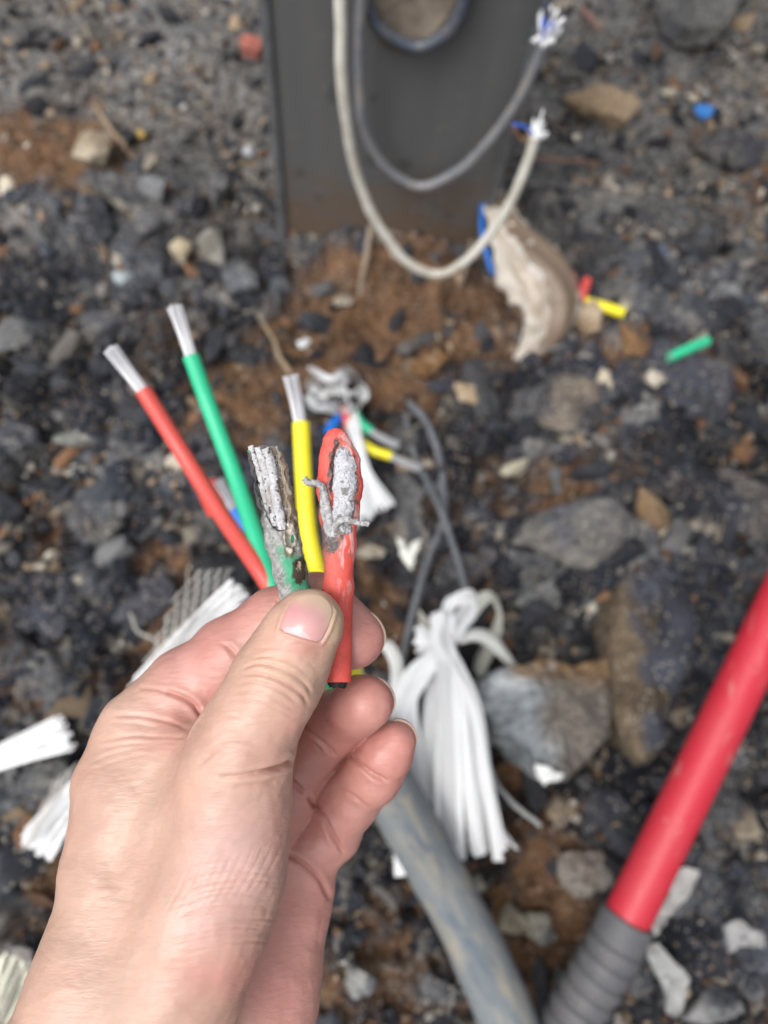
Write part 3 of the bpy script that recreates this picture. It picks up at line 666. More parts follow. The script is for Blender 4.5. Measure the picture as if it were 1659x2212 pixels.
    blob(510, 1860, 110, 120, (.56, .36, .29), .75, TH); blob(470, 2110, 110, 50, pink, .6, (0, .3)); blob(600, 1780, 30, 160, pink, .35, TH)
    blob(360, 1610, 80, 25, pink, .35); blob(560, 1640, 60, 30, pink, .3, TH)
    blob(440, 2000, 70, 60, (.57, .38, .31), .5, TH); blob(560, 2150, 60, 110, pink, .5)
    for (x, y) in ((800, 1370), (800, 1515), (858, 1600)): blob(x, y, 40, 45, (.62, .27, .20), .35, (.236, .3))
    mot = fbm(V, 90, 4); col = col * (1 + .16 * mot[:, None]); col[:, 1:] *= (1 - .10 * np.clip(fbm(V + 3, 45, 3), -1, 1))[:, None]
    for ln in ([(180, 1780), (250, 1830), (300, 1920), (290, 2050), (240, 2180)], [(330, 1740), (320, 1840), (360, 1960), (330, 2100)]):
        d_, t_ = dline(ln); blend(np.exp(-(d_ / 11) ** 2) * face * .12 * (dep < .27), (.36, .32, .25)); V = V + N * (np.exp(-(d_ / 11) ** 2) * face * .00008)[:, None]
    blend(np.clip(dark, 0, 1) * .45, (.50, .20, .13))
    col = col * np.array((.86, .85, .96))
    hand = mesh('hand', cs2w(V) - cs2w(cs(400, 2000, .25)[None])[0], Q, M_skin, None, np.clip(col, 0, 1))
    hand.location = Vector(cs2w(cs(400, 2000, .25)[None])[0])
    tag(hand, 'bare left hand and wrist pinching two burnt cable stubs between thumb and forefinger', 'hand')
    # ---- thumb nail: plate fitted to the nail bed, slightly proud of it
    sel = sdn < 14
    x, y, z = ppx[sel] - 665, ppy[sel] - 1335, dep[sel]
    ca, sa = math.cos(R(-62)), math.sin(R(-62))
    A = np.stack([np.ones_like(x), x, y, x * x, x * y, y * y], 1); co, *_ = np.linalg.lstsq(A, z, rcond=None)
    nu, nv = 44, 48; pts = []
    ctr = np.array([664., 1338.])
    ang = np.linspace(0, 2 * np.pi, 96, endpoint=False)
    def edge(a):
        lo, hi = 0.0, 120.0; d = np.array([math.cos(a), math.sin(a)])
        for _ in range(26):
            mid = (lo + hi) / 2
            if indist(nail_poly, (ctr + d * mid)[None])[0] < 0: lo = mid
            else: hi = mid
        return lo
    ed = np.array([edge(a) for a in ang]); ed = sum(np.roll(ed, k) for k in (-2, -1, 0, 1, 2)) / 5
    rings = np.concatenate([np.linspace(0.02, .94, 22), [.975, 1.0, 1.005, .98]])
    VV = []; CC = []; nr = len(rings)
    axis = np.array([.42, -.907])
    for i, q in enumerate(rings):
        px = ctr[0] + np.cos(ang) * ed * q; py = ctr[1] + np.sin(ang) * ed * q
        X = px - 665; Y = py - 1335; z = co[0] + co[1] * X + co[2] * Y + co[3] * X * X + co[4] * X * Y + co[5] * Y * Y
        across = (X * .907 + Y * .42) / 58
        zz = z - .00075 + .0006 * across ** 4 + (0, 0, 0)[0]
        if i == nr - 3: zz = zz + .00025
        if i == nr - 2: zz = zz + .0006
        if i == nr - 1: zz = zz + .0012
        for a, b, c in zip(px, py, zz): VV.append(cs(a, b, c))
        t = (X * axis[0] + Y * axis[1])   # along the nail, towards the tip
        s = X * .907 + Y * .42
        c = np.tile(np.array((.52, .285, .275)), (len(px), 1))
        pk = np.exp(-((s + 34) / 20) ** 2 - ((t - 0) / 30) ** 2)[:, None]; c = c * (1 - .45 * pk) + np.array((.52, .20, .22)) * .45 * pk
        tip = (sstep(8, 52, t + 8 * np.abs(s / 40)) * .85)[:, None]; c = c * (1 - tip) + np.array((.62, .46, .32)) * tip
        rside = (sstep(30, 48, s) * sstep(-15, 10, t))[:, None] * .6; c = c * (1 - rside) + np.array((.60, .44, .29)) * rside
        lun = sstep(3, -1, np.hypot(s + 2, (t + 62) * 1.0) - 37 + 6 * np.cos(s / 20)) * .75; lun = lun[:, None]; c = c * (1 - lun) + np.array((.56, .39, .40)) * lun
        CC.append(c)
    VV = np.array(VV); n = 96
    Fq = [];
    for i in range(nr - 1):
        j = np.arange(n); k = (j + 1) % n; Fq.append(np.stack([i * n + j, (i + 1) * n + j, (i + 1) * n + k, i * n + k], 1))
    hl = np.array(hand.location)
    wv = cs2w(VV) - hl
    VVf = np.vstack([wv, wv[:n].mean(0)[None]]); tri = np.stack([np.arange(n), (np.arange(n) + 1) % n, np.full(n, nr * n)], 1)
    nl = mesh('thumb_nail', VVf, [np.vstack(Fq), tri], M_nail, hand, np.vstack([np.vstack(CC), CC[0].mean(0)[None]]))
    # ---- nails of the other fingers: shells capping the far side of each tip, free edge just past the flesh
    for (x, y, d, r, a0, a1, tilt) in ((767, 1380, .2470, 64.5, -84, 22, .35), (793, 1518, .2515, 59, -80, 28, .40), (857, 1597, .2630, 42, -112, 22, .35)):
        c = cs(x, y, d); rm = r * d / F; U = np.linspace(a0, a1, 30); Vv = np.linspace(-8, 52, 14); vv = []
        for off in (.0004, -.0003):
            for u in U:
                for v in Vv:
                    e = 1.0 + (.006 if r > 50 else .02); k = math.cos(R(v))
                    fade = min(1, (u - a0) / 25 + .0, (a1 - u) / 25 + .0); o = rm * e + off * max(0, fade) ** .5 - .0008 * (1 - max(0, fade) ** .5)
                    vv.append(c + np.array([math.cos(R(u)) * k, -math.sin(R(u)) * k, -math.sin(R(v))]) * o)
        vv = np.array(vv); a, b = len(U), len(Vv); i = (np.arange(a - 1)[:, None] * b + np.arange(b - 1)[None]).ravel(); q1 = np.stack([i, i + 1, i + b + 1, i + b], 1)
        q2 = q1[:, ::-1] + a * b; rim = []
        j = np.arange(a - 1) * b; rim.append(np.stack([j + a * b, j, j + b, j + b + a * b], 1))
        fq = np.vstack([q1, q2] + rim)
        mesh('fingernail', cs2w(vv) - hl, fq, M_nail, hand, (.50, .37, .30))
    return hand
M_skin = mat('skin', attr=True, rough=.44, spec=.5, sss=.20)
def skin_bump():
    n = M_skin.node_tree; L = n.links; b = n.nodes['Principled BSDF']
    tc = n.nodes.new('ShaderNodeTexCoord')
    vo = n.nodes.new('ShaderNodeTexVoronoi'); vo.feature = 'DISTANCE_TO_EDGE'; vo.inputs['Scale'].default_value = 900
    mp = n.nodes.new('ShaderNodeMapping'); mp.inputs['Scale'].default_value = (.5, 1.3, 1); mp.inputs['Rotation'].default_value = (0, 0, R(25))
    nz = n.nodes.new('ShaderNodeTexNoise'); nz.inputs['Scale'].default_value = 420; nz.inputs['Detail'].default_value = 5
    L.new(tc.outputs['Object'], mp.inputs['Vector']); L.new(mp.outputs[0], vo.inputs['Vector']); m3 = n.nodes.new('ShaderNodeMapping'); m3.inputs['Rotation'].default_value = (0, 0, R(28)); m3.inputs['Scale'].default_value = (.45, 1.7, .8); L.new(tc.outputs['Object'], m3.inputs['Vector']); L.new(m3.outputs[0], nz.inputs['Vector'])
    mr = n.nodes.new('ShaderNodeMapRange'); mr.inputs[1].default_value = 0; mr.inputs[2].default_value = .12; L.new(vo.outputs[0], mr.inputs[0])
    ad = n.nodes.new('ShaderNodeMath'); ad.operation = 'MULTIPLY_ADD'; ad.inputs[1].default_value = .05; L.new(mr.outputs[0], ad.inputs[0]); L.new(nz.outputs['Fac'], ad.inputs[2])
    bp = n.nodes.new('ShaderNodeBump'); bp.inputs['Distance'].default_value = .00026; L.new(ad.outputs[0], bp.inputs['Height']); L.new(bp.outputs[0], b.inputs['Normal'])
skin_bump()
M_nail = mat('nail', attr=True, rough=.30, spec=.45, sss=.12, coat=.05)
build_hand()
# ------------------------------------------------------------------ the two burnt stubs in the fingers
M_burn = mat('burnt_cable', attr=True, rough=.55, spec=.4, bump=.00025, bscale=1500, detail=5)
M_ash = mat('corroded_aluminium', attr=True, rough=.9, spec=.2, bump=.0007, bscale=1500, detail=8)
def fine(lo, hi, h): return Grid(lo, hi, h)
def noise_grid(g, s, amp, o=3, seed=0):
    # noise on a coarse lattice, evaluated where needed
    X, Y, Z = np.meshgrid(*g.ax, indexing='ij'); q = np.stack([X.ravel(), Y.ravel(), Z.ravel()], 1)
    return (fbm(q + seed, s, o) * amp).reshape(X.shape).astype(np.float32)
def chainf(g, pts, k=.002, flat=1, nrm=None, pad=.004):
    f = g.new()
    for a, b in zip(pts[:-1], pts[1:]):
        capsule(g, f, cs(*a[:3]), cs(*b[:3]), a[3] * a[2] / F, b[3] * b[2] / F, k, pad, flat, nrm)
    return f
def pxof(V): return 829.5 + F * V[:, 0] / -V[:, 2], 1106 - F * V[:, 1] / -V[:, 2], -V[:, 2]
def mixc(c, m, t):
    m = np.clip(m, 0, 1)[:, None]; return c * (1 - m) + np.array(t) * m
ASH, CHAR, RED, GREEN = np.array((.36, .355, .36)), np.array((.018, .017, .016)), np.array((.60, .080, .062)), np.array((.028, .27, .14))
def stub_red():
    D = .2335
    out = [(728, 1474, .2335, 31), (731, 1272, .2335, 31.5), (733, 1180, .2330, 32), (733, 1115, .2325, 41), (734, 1050, .232, 48), (733, 1000, .2315, 43), (727, 962, .231, 30), (725, 950, .231, 23)]
    P = np.array([cs(*q[:3]) for q in out]); g = fine(P.min(0) - .0105, P.max(0) + .0105, .00023)
    j = chainf(g, out[:3], .002); j = smin(j, chainf(g, out[2:], .002, .68, (0, 0, 1)), .003)
    X, Y, Z = np.meshgrid(*g.ax, indexing='ij'); pY = 1106 - F * Y / -Z
    nz = noise_grid(g, 500, .0010, 3) + noise_grid(g, 1700, .0004, 2, 5)
    j = j + nz * (.05 + .30 * sstep(1190, 1120, pY)).astype(np.float32)
    j = np.maximum(j, (pY - 1474) * D / F)                      # clean cut at the foot
    cut = chainf(g, [(738, 968, .2265, 17), (742, 1000, .2265, 26), (742, 1050, .2265, 27), (735, 1110, .2265, 27), (722, 1150, .2265, 16), (716, 1182, .227, 5)], .002) + nz * 1.1
    cut2 = chainf(g, [(739, 985, .2315, 19), (740, 1050, .2325, 26), (735, 1120, .2335, 22)], .002) + nz * .8
    cut3 = chainf(g, [(728, 1500, .2335, 22), (729, 1440, .2335, 22)], .001)
    slit = chainf(g, [(700, 1035, .226, 10), (704, 1080, .226, 11), (712, 1130, .226, 9)], .002) + nz
    for c in (cut, cut2, cut3, slit): j = np.maximum(j, -c)
    V, Q = nets(g, j); V = relax(V, Q, 1); x, y, d = pxof(V)
    n1 = fbm(V, 700, 4); n2 = fbm(V + 2, 250, 3); n3 = fbm(V * (1, .25, 1), 900, 3)
    c = np.tile(RED, (len(V), 1)) * (1 + .25 * n2)[:, None]
    c = mixc(c, sstep(1350, 1180, y) * sstep(.0, .28, n3) * sstep(715, 745, x) * .65, (.58, .42, .41)); c = mixc(c, sstep(.05, .3, n1) * sstep(1420, 1200, y) * .35, (.26, .12, .09))
    c = mixc(c, sstep(1300, 1170, y) * sstep(1150, 1175, y) * sstep(735, 712, x + 30 * n2) * .55, (.25, .14, .11))
    def dseg(pts):
        L = smooth_path([(a, b, 0) for a, b in pts], 6)[:, :2]; b = np.full(len(x), 1e9)
        for p, q in zip(L[:-1], L[1:]):
            ab = q - p; r = np.stack([x, y], 1) - p; t = np.clip(r @ ab / (ab @ ab), 0, 1); b = np.minimum(b, np.hypot(*(r - ab * t[:, None]).T))
        return b
    de = dseg([(728, 958), (719, 985), (716, 1040), (705, 1090), (712, 1140), (719, 1185)]); c = mixc(c, sstep(13, 2, de + 16 * n1) * (d < .2335) * .95, (.045, .040, .036))
    de = dseg([(728, 958), (756, 985), (768, 1030), (764, 1100), (745, 1150), (722, 1185)]); c = mixc(c, sstep(10, 1, de + 14 * n1) * .9, (.06, .045, .04))
    c = mixc(c, sstep(1208, 1175, y + 34 * n1) * sstep(1120, 1150, y) * sstep(742, 716, x + 16 * n1) * .9, (.07, .062, .058))
    c = mixc(c, sstep(-.25, .2, n1) * sstep(1190, 1130, y) * sstep(716, 704, x) * sstep(1040, 1060, y) * .85, ASH * .35)
    soot = 1 - np.clip(c[:, :1] * 2.2, 0, 1); c = c * (1 + (soot + .08) * (.9 * fbm(V, 2600, 2) + .7 * fbm(V + 1, 1100, 2))[:, None]) + np.array((.16, .155, .15)) * (soot * np.clip(fbm(V + 5, 1700, 3), 0, 1)[:, None])
    root = thing('burnt_cable_stub', 'burnt red cable stub split open to a grey corroded core, held upright by the thumb', 'cable', cs2w(cs(731, 1300, D)[None])[0], 'burnt cable stubs held in the hand')
    part('jacket', cs2w(V), Q, M_burn, root, np.clip(c, .008, .9))
    # corroded core
    f = chainf(g, [(743, 984, .2305, 19), (746, 1010, .2303, 21.5), (745, 1050, .2302, 22.5), (742, 1100, .2306, 20), (731, 1150, .2315, 14), (722, 1176, .2315, 7)], .003)
    f = smin(f, chainf(g, [(754, 1080, .2299, 8), (750, 1130, .2302, 8)], .001), .0012)
    f = smin(f, chainf(g, [(731, 1060, .2295, 7), (728, 1128, .2298, 8)], .001), .0012)
    for (a, b, r) in ((733, 968, 8), (744, 972, 9), (727, 978, 6), (749, 962, 5), (741, 1142, 10), (722, 1150, 9), (752, 1140, 7), (731, 1132, 9)): capsule(g, f, cs(a, b, .2300), cs(a + 2, b + 4, .2300), r * .23 / F, r * .23 / F, .001)
    f = f + noise_grid(g, 500, .0006, 2, 3) + noise_grid(g, 2600, .00045, 3, 8)
    for pts in ([(737, 1000, .2292, 2.2), (735, 1060, .2290, 2.6), (732, 1120, .2296, 3)], [(753, 1040, .2290, 2), (750, 1090, .2292, 2.6), (744, 1130, .2298, 2.4)]): f = np.maximum(f, -(chainf(g, pts, .001) + noise_grid(g, 900, .0008, 2, 9)))
    f = f.astype(np.float32)
    V, Q = nets(g, f); x, y, d = pxof(V); n1 = fbm(V, 900, 4); n2 = fbm(V * (1, .3, 1), 500, 3)
    c = np.tile(np.array((.52, .52, .55)), (len(V), 1)) * (.9 + .45 * n1)[:, None]
    c = mixc(c, sstep(.18, .42, n1 + .5 * n2 + .35 * sstep(1070, 1150, y) + .3 * sstep(990, 965, y)) * .75, (.10, .09, .08)); c = mixc(c, sstep(.2, .4, n2) * (y > 1080) * .5, (.30, .20, .12))
    part('core', cs2w(V), Q, M_ash, root, np.clip(c, .01, .9))
    e_ = smooth_path([cs(729, 1400, .2335), cs(728, 1440, .2335), cs(728, 1483, .2335)], 10); V, fs = sweep(e_, 21 * .2335 / F, 20); V = V + fbm(V, 700, 3)[:, None] * .0016
    part('core_end', cs2w(V), fs, M_ash, root, np.clip(.035 * (1 + fbm(V, 900, 3)), .01, 1)[:, None] * np.ones(3))
    for pts, r0, r1 in ((([657, 1032, .2255], [668, 1043, .2258], [684, 1044, .2264], [694, 1052, .2270], [704, 1084, .2285], [713, 1130, .2298], [719, 1165, .2305]), 6.5, 9.0),
                        (([722, 1142, .2290], [730, 1128, .2275], [748, 1122, .2262], [770, 1128, .2262], [797, 1132, .2266]), 8.5, 5.0),
                        (([697, 1062, .2290], [698, 1100, .2295], [706, 1142, .2302], [716, 1172, .2306]), 5.5, 6.5)):
        Pp = smooth_path([cs(*q) for q in pts], 26); rad = np.linspace(r0, r1, len(Pp)) * .229 / F
        rs = np.random.RandomState(3); V, fs = sweep(Pp, rad, 14, up0=(0, 0, 1)); V = V + (vnoise(V * 1500)[:, None] * .00055 + vnoise(V * 4000 + 3)[:, None] * .0003) * np.array((1, 1, 1))
        n1 = fbm(V, 900, 3); c = np.tile(ASH, (len(V), 1)) * (1 + .7 * n1)[:, None]; c = mixc(c, sstep(.15, .4, fbm(V, 300, 3)) * .5, (.22, .17, .12))
        part('loose_strand', cs2w(V), fs, M_ash, root, np.clip(c, .01, .9))
def stub_green():
    ax = [(567, 968, .2300, 33), (583, 1015, .2305, 35), (592, 1068, .231, 36), (604, 1125, .2315, 35), (613, 1176, .232, 35), (627, 1236, .2325, 34), (640, 1290, .233, 33), (655, 1350, .2335, 32), (665, 1395, .2335, 31)]
    P = np.array([cs(*q[:3]) for q in ax]); g = fine(P.min(0) - .009, P.max(0) + .009, .00024)
    X, Y, Z = np.meshgrid(*g.ax, indexing='ij'); pY = 1106 - F * Y / -Z; pX = 829.5 + F * X / -Z; cx = np.interp(pY, [q[1] for q in ax], [q[0] for q in ax])
    nz = noise_grid(g, 520, .0012, 3, 1) + noise_grid(g, 1900, .0004, 2, 5)
    body = chainf(g, ax, .002) + nz * (.30 + .55 * sstep(1230, 1130, pY)).astype(np.float32)
    # open trough from the top down to the grey collar
    cut = chainf(g, [(560, 930, .2262, 33), (578, 1030, .2267, 31), (596, 1105, .2272, 26), (606, 1140, .2275, 12)], .002) + nz * 1.3
    cut2 = chainf(g, [(566, 930, .2295, 27), (583, 1030, .2305, 27), (599, 1115, .2310, 24)], .001)
    hole = chainf(g, [(617, 1140, .2280, 6), (626, 1170, .2283, 11), (634, 1184, .229, 8)], .001) + nz * .8
    hole2 = chainf(g, [(643, 1222, .2290, 6), (645, 1236, .2292, 5)], .001) + nz * .6
    for c in (cut, cut2, hole, hole2): body = np.maximum(body, -c)
    topY = 968 - 6 * np.cos((pX - 568) / 14); body = np.maximum(body, ((topY - pY) * .231 / F).astype(np.float32)); body = np.maximum(body, (pY - 1400) * .2335 / F)
    V, Q = nets(g, body); V = relax(V, Q, 1); x, y, d = pxof(V); cxv = np.interp(y, [q[1] for q in ax], [q[0] for q in ax]); u = x - cxv
    n1 = fbm(V, 800, 4); n2 = fbm(V + 4, 260, 4); n3 = fbm(V * (1, .35, 1) + 1, 500, 3)
    c = np.tile(np.array((.26, .26, .255)), (len(V), 1)) * (1 + .9 * n1)[:, None]
    c = mixc(c, sstep(.15, .4, n1 + .6 * n2) * .7, (.06, .058, .052))
    c = mixc(c, sstep(1170, 1215, y + 55 * n2 + 40 * n3) * sstep(-22, -6, u + 24 * n3) * .95, GREEN)
    c = mixc(c, sstep(.18, .30, n3 + .3 * n1) * (y > 1170) * .7, (.24, .23, .20))
    c = mixc(c, sstep(8, 22, u) * sstep(1150, 1110, y) * sstep(-.5, .0, n2) * .85, (.30, .24, .165))
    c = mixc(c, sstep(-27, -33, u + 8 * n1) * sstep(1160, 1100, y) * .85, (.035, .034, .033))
    def ell(a, b, rx, ry): return np.hypot((x - a) / rx, (y - b) / ry) + .7 * n1
    c = mixc(c, sstep(1.4, 1.1, ell(645, 1232, 12, 24)) * (d < .232), (.045, .035, .025)); c = mixc(c, sstep(1.0, .7, ell(645, 1224, 7, 13)) * (d < .232), (.42, .33, .23))
    c = mixc(c, sstep(1.45, 1.15, ell(627, 1162, 14, 32)) * (d < .232) * .8, (.10, .075, .05)); c = mixc(c, sstep(1.15, .9, ell(626, 1160, 12, 29)) * (d < .232), (.48, .43, .36)); 
    c = mixc(c, sstep(1.1, .7, ell(632, 1162, 4, 12)) * (d < .233), GREEN * .7)
    c = mixc(c, ((u > 12) & (u < 22) & (d > .2300)) * sstep(990, 1010, y) * sstep(1080, 1060, y) * .9, GREEN * .6); c = mixc(c, sstep(978, 972, y) * (np.abs(u) > 22), GREEN * 1.1)
    root = thing('burnt_cable_stub', 'charred green cable stub with bare grey strands showing at its open top', 'cable', cs2w(cs(640, 1300, .233)[None])[0], 'burnt cable stubs held in the hand')
    part('jacket', cs2w(V), Q, M_burn, root, np.clip(c, .008, .9))
    for k, (o, dz, r, e, tan) in enumerate(((-26, -.0010, 7.5, 1128, .15), (-12, -.0028, 8.5, 1135, .45), (5, -.0034, 10, 1140, .0), (20, -.0010, 8, 1120, .8), (-6, .0006, 11, 1120, .3), (10, .0006, 11, 1130, .4), (27, -.0004, 6.5, 1150, .9))):
        pts = []
        for t in np.linspace(0, 1, 7):
            yy = 964 + (k % 3) * 2 + t * (e - 964); q0 = np.interp(yy, [q[1] for q in ax], [q[0] for q in ax]); dd = np.interp(yy, [q[1] for q in ax], [q[2] for q in ax])
            pts.append(cs(q0 + o * (1 - .15 * t) + 2 * math.sin(3 * t + k), yy, dd + dz))
        Pp = smooth_path(pts, 34); V, fs = sweep(Pp, r * .23 / F, 20, up0=(0, 0, 1)); V = V + (vnoise(V * 800)[:, None] * .0005 + vnoise(V * 3600 + 3)[:, None] * .00022)
        n1 = fbm(V, 800, 4); c = np.tile(np.array((.47, .465, .48)), (len(V), 1)) * (1 + .6 * n1)[:, None]; c = mixc(c, np.full(len(V), tan) * sstep(-.1, .2, fbm(V, 300, 3)), (.24, .18, .11)); c = mixc(c, sstep(.2, .35, n1), (.08, .075, .07))
        part('core_strand', cs2w(V), fs, M_ash, root, np.clip(c, .01, .9))
stub_red(); stub_green()

# ------------------------------------------------------------------ fresh cables rising behind the hand
M_pl = {k: mat(k + '_plastic', c, rough=.42, spec=.45, bump=.00015, bscale=300, var=.18, vscale=35, vcol=v) for k, c, v in (
    ('red', (.54, .070, .058), (.42, .08, .06)), ('green', (.022, .42, .22), (.04, .32, .18)), ('yellow', (.72, .62, .02), (.60, .48, .03)), ('blue', (.006, .13, .50), (.01, .10, .36)))}
M_dull = mat('dull_aluminium', (.34, .35, .37), rough=.6, bump=.0003, bscale=500, var=.4, vscale=200, vcol=(.15, .15, .16))
M_alu = mat('bright_aluminium_strand', (.46, .46, .48), rough=.34, spec=.5, metal=.45, bump=.0001, bscale=400)
def strands(root, P, r, n=7, fray=.5, seed=0, m=None):
    rs = np.random.RandomState(seed); T, N, B = frames(P); mb = MB(); L = len(P)
    offs = [(0, 0)] + [(math.cos(a), math.sin(a)) for a in np.linspace(0, 6.283, n, endpoint=False)]
    for (a, b) in offs:
        f_ = 1 + fray * np.linspace(1, 0, L) ** 1.5 * rs.uniform(.2, 1.4); s = int(rs.randint(0, max(1, L // 12)))
        Q = P + B * (a * r * .66 * f_)[:, None] + N * (b * r * .66 * f_)[:, None]; v, fs = sweep(Q[s:], r * .29, 8); mb.add(v, fs)
    return mb.build('strand_bundle', m or M_alu, root)
def cable(label, pts, ends, colr, rad, seed=0, name='cable', group=None, m2=None, cat='cable'):
    """pts jacket path in (px,py,depth); ends: stripped path, from the tip to the jacket"""
    Pj = smooth_path([W(*q) for q in pts], 14); root = thing(name, label, cat, Pj[-1], group)
    j = MB(); v, fs = sweep(Pj, rad, 24, cap=False); j.add(v, fs)
    # cut faces: ring at both ends
    for e, q in ((0, 1), (-1, -2)):
        c0, c1 = Pj[e], Pj[e] + (Pj[q] - Pj[e]) / np.linalg.norm(Pj[q] - Pj[e]) * .004
        T = np.linspace(0, 1, 3)[:, None]; v, fs = sweep(c0 * (1 - T) + c1 * T + 0, np.array([rad, rad * .72, rad * .70]) * (.999 if e == 0 else .999), 24, cap=False); j.add(v, fs)
    j.build('jacket', M_pl[colr], root)
    if ends: strands(root, smooth_path([W(*q) for q in ends], 14), rad * .78, seed=seed, m=m2)
    return root
GC = 'fresh cables with stripped ends'
cable('long red cable with its stripped white strands pointing upper left', [(309, 842, .400), (398, 985, .405), (480, 1115, .395), (580, 1262, .375), (655, 1400, .40), (720, 1520, .50), (790, 1610, .63), (838, 1705, .674)],
      [(238, 748, .395), (272, 795, .398), (312, 848, .400)], 'red', .0045, 1, group=GC)
cable('long green cable with a stripped white end, between the red and yellow ones', [(412, 768, .400), (455, 888, .405), (510, 1035, .400), (556, 1170, .385), (600, 1290, .375), (690, 1440, .40), (730, 1500, .46), (795, 1615, .63), (838, 1700, .672)],
      [(378, 657, .395), (396, 712, .398), (413, 770, .400)], 'green', .0044, 2, group=GC)
cable('yellow cable with a stripped white end, rising behind the two burnt stubs', [(650, 914, .395), (656, 1030, .39), (666, 1150, .385), (690, 1245, .385), (740, 1380, .41), (768, 1455, .45), (790, 1590, .60), (812, 1648, .672), (838, 1705, .674)],
      [(630, 810, .390), (640, 862, .393), (649, 917, .395)], 'yellow', .0045, 3, group=GC)
cable('blue cable with a grey stripped end squeezed between the red and green cables', [(508, 1103, .455), (545, 1172, .45), (600, 1275, .44), (700, 1440, .47), (800, 1615, .64), (836, 1700, .675)],
      [(468, 1040, .458), (488, 1070, .457), (509, 1105, .455)], 'blue', .0044, 4, group=GC, m2=M_dull)
def offcut(label, a, b, colr, rad, z=None, cl=None, group='short cable offcuts lying on the ground'):
    if cl is None: A, B = G(*a, z), G(*b, z)
    else: A, B = W(*a, cl), W(*b, cl)
    root = thing('cable_offcut', label, 'cable offcut', (A + B) / 2, group); t = np.linspace(0, 1, 20)[:, None]
    P = A * (1 - t) + B * t; P[:, 2] += .0012 * np.sin(t[:, 0] * 3); v, fs = sweep(P, rad, 24, cap=False); d = (B - A) / np.linalg.norm(B - A); mb = MB(); mb.add(v, fs)
    for e, s in ((A, 1), (B, -1)):
        T = np.linspace(0, 1, 3)[:, None]; v, fs = sweep(e + d * s * T * .01, np.array([rad * .999, rad * .62, rad * .6]), 24, cap=False); mb.add(v, fs)
    mb.build('jacket', M_pl[colr], root)
    v, fs = sweep(A + d * .001 + (B - A - d * .002) * t, rad * .6, 12); part('core', v, fs, M_dull, root)
offcut('short yellow cable offcut beside the torn pale sleeve', (1262, 652), (1346, 677), 'yellow', .0060, .030)
offcut('short red cable offcut end standing behind the yellow offcut', (1252, 652), (1268, 606), 'red', .0054, .034)
offcut('short green cable offcut on the dark rubble at right', (1447, 772), (1528, 736), 'green', .0052, .062)
offcut('short red cable offcut half hidden behind the long red cable', (446, 1046), (474, 1106), 'red', .0075, cl=.46)
# small cluster of cut cables by the white rope
GD = 'cut cable ends around the crumpled white rope'
def small(label, pts, ends, colr, rad, seed):
    r0 = [(a, b, depth_at(a, b, z)) for a, b, z in pts]; r1 = [(a, b, depth_at(a, b, z)) for a, b, z in ends] if ends else None
    return cable(label, r0, r1[::-1] if r1 else None, colr, rad, seed, 'cut_cable', GD, M_dull)
small('stubby red cut cable pointing down from the crumpled white rope', [(745, 884, .03), (750, 905, .034), (754, 928, .034)], [(754, 924, .034), (762, 944, .03), (770, 962, .028)], 'red', .0046, 5)
small('stubby blue cut cable at the left of the crumpled white rope', [(738, 892, .028), (724, 912, .03), (706, 934, .03)], None, 'blue', .0048, 6)
small('stubby green cut cable with grey strands right of the red stub', [(766, 893, .03), (780, 915, .033), (802, 932, .034)], [(798, 930, .034), (828, 948, .033), (862, 964, .03)], 'green', .0046, 7)
small('small yellow cut cable with a long grey bare end', [(772, 948, .03), (805, 972, .035), (846, 986, .036)], [(842, 985, .036), (876, 1000, .035), (910, 1014, .03)], 'yellow', .0046, 8)
# ------------------------------------------------------------------ conduits
def poly(pts, n=14): return smooth_path([W(*q) for q in pts], n)
M_cond = mat('dusty_conduit', (.125, .145, .16), rough=.72, spec=.3, bump=.0010, bscale=120, var=.5, vscale=300, vcol=(.21, .20, .17))
def more_dust(m, scale, col, lo, hi, ang=0):
    n = m.node_tree; L = n.links; b = n.nodes['Principled BSDF']; cur = b.inputs['Base Color'].links[0].from_socket
    tc = n.nodes.new('ShaderNodeTexCoord'); nz = n.nodes.new('ShaderNodeTexNoise'); nz.inputs['Scale'].default_value = scale; nz.inputs['Detail'].default_value = 7; nz.inputs['Distortion'].default_value = .8
    mr = n.nodes.new('ShaderNodeMapRange'); mr.inputs[1].default_value = lo; mr.inputs[2].default_value = hi; mr.inputs[4].default_value = .68
    mx = n.nodes.new('ShaderNodeMix'); mx.data_type = 'RGBA'; mx.inputs[7].default_value = (*col, 1)
    m1 = n.nodes.new('ShaderNodeMapping'); m1.inputs['Rotation'].default_value = (0, 0, -ang); m2 = n.nodes.new('ShaderNodeMapping'); m2.inputs['Scale'].default_value = (.28, 1, 1)
    L.new(tc.outputs['Object'], m1.inputs['Vector']); L.new(m1.outputs[0], m2.inputs['Vector']); L.new(m2.outputs[0], nz.inputs['Vector']); L.new(nz.outputs['Fac'], mr.inputs[0]); L.new(mr.outputs[0], mx.inputs[0]); L.new(cur, mx.inputs[6]); L.new(mx.outputs[2], b.inputs['Base Color'])
P = poly([(778, 1575, .632), (842, 1700, .628), (930, 1862, .618), (1018, 2025, .602), (1094, 2203, .585), (1150, 2380, .57)], 24)
T_ = np.linspace(0, 1, len(P)); rad = np.interp(T_, [0, .2, .8, 1], [.0205, .0215, .0212, .0205]); ja = np.linspace(0, 6.283, 32, endpoint=False)
V, fs = sweep(P, rad, 32, cap=False, jit=1 + .035 * np.sin(2 * ja + 1)[None] * np.ones((len(P), 1))); V = V + fbm(V, 20, 3)[:, None] * .002
pa = math.atan2(P[60][1] - P[0][1], P[60][0] - P[0][0]); more_dust(M_cond, 55, (.060, .082, .115), .52, .68, pa); more_dust(M_cond, 90, (.27, .235, .18), .52, .70, pa)
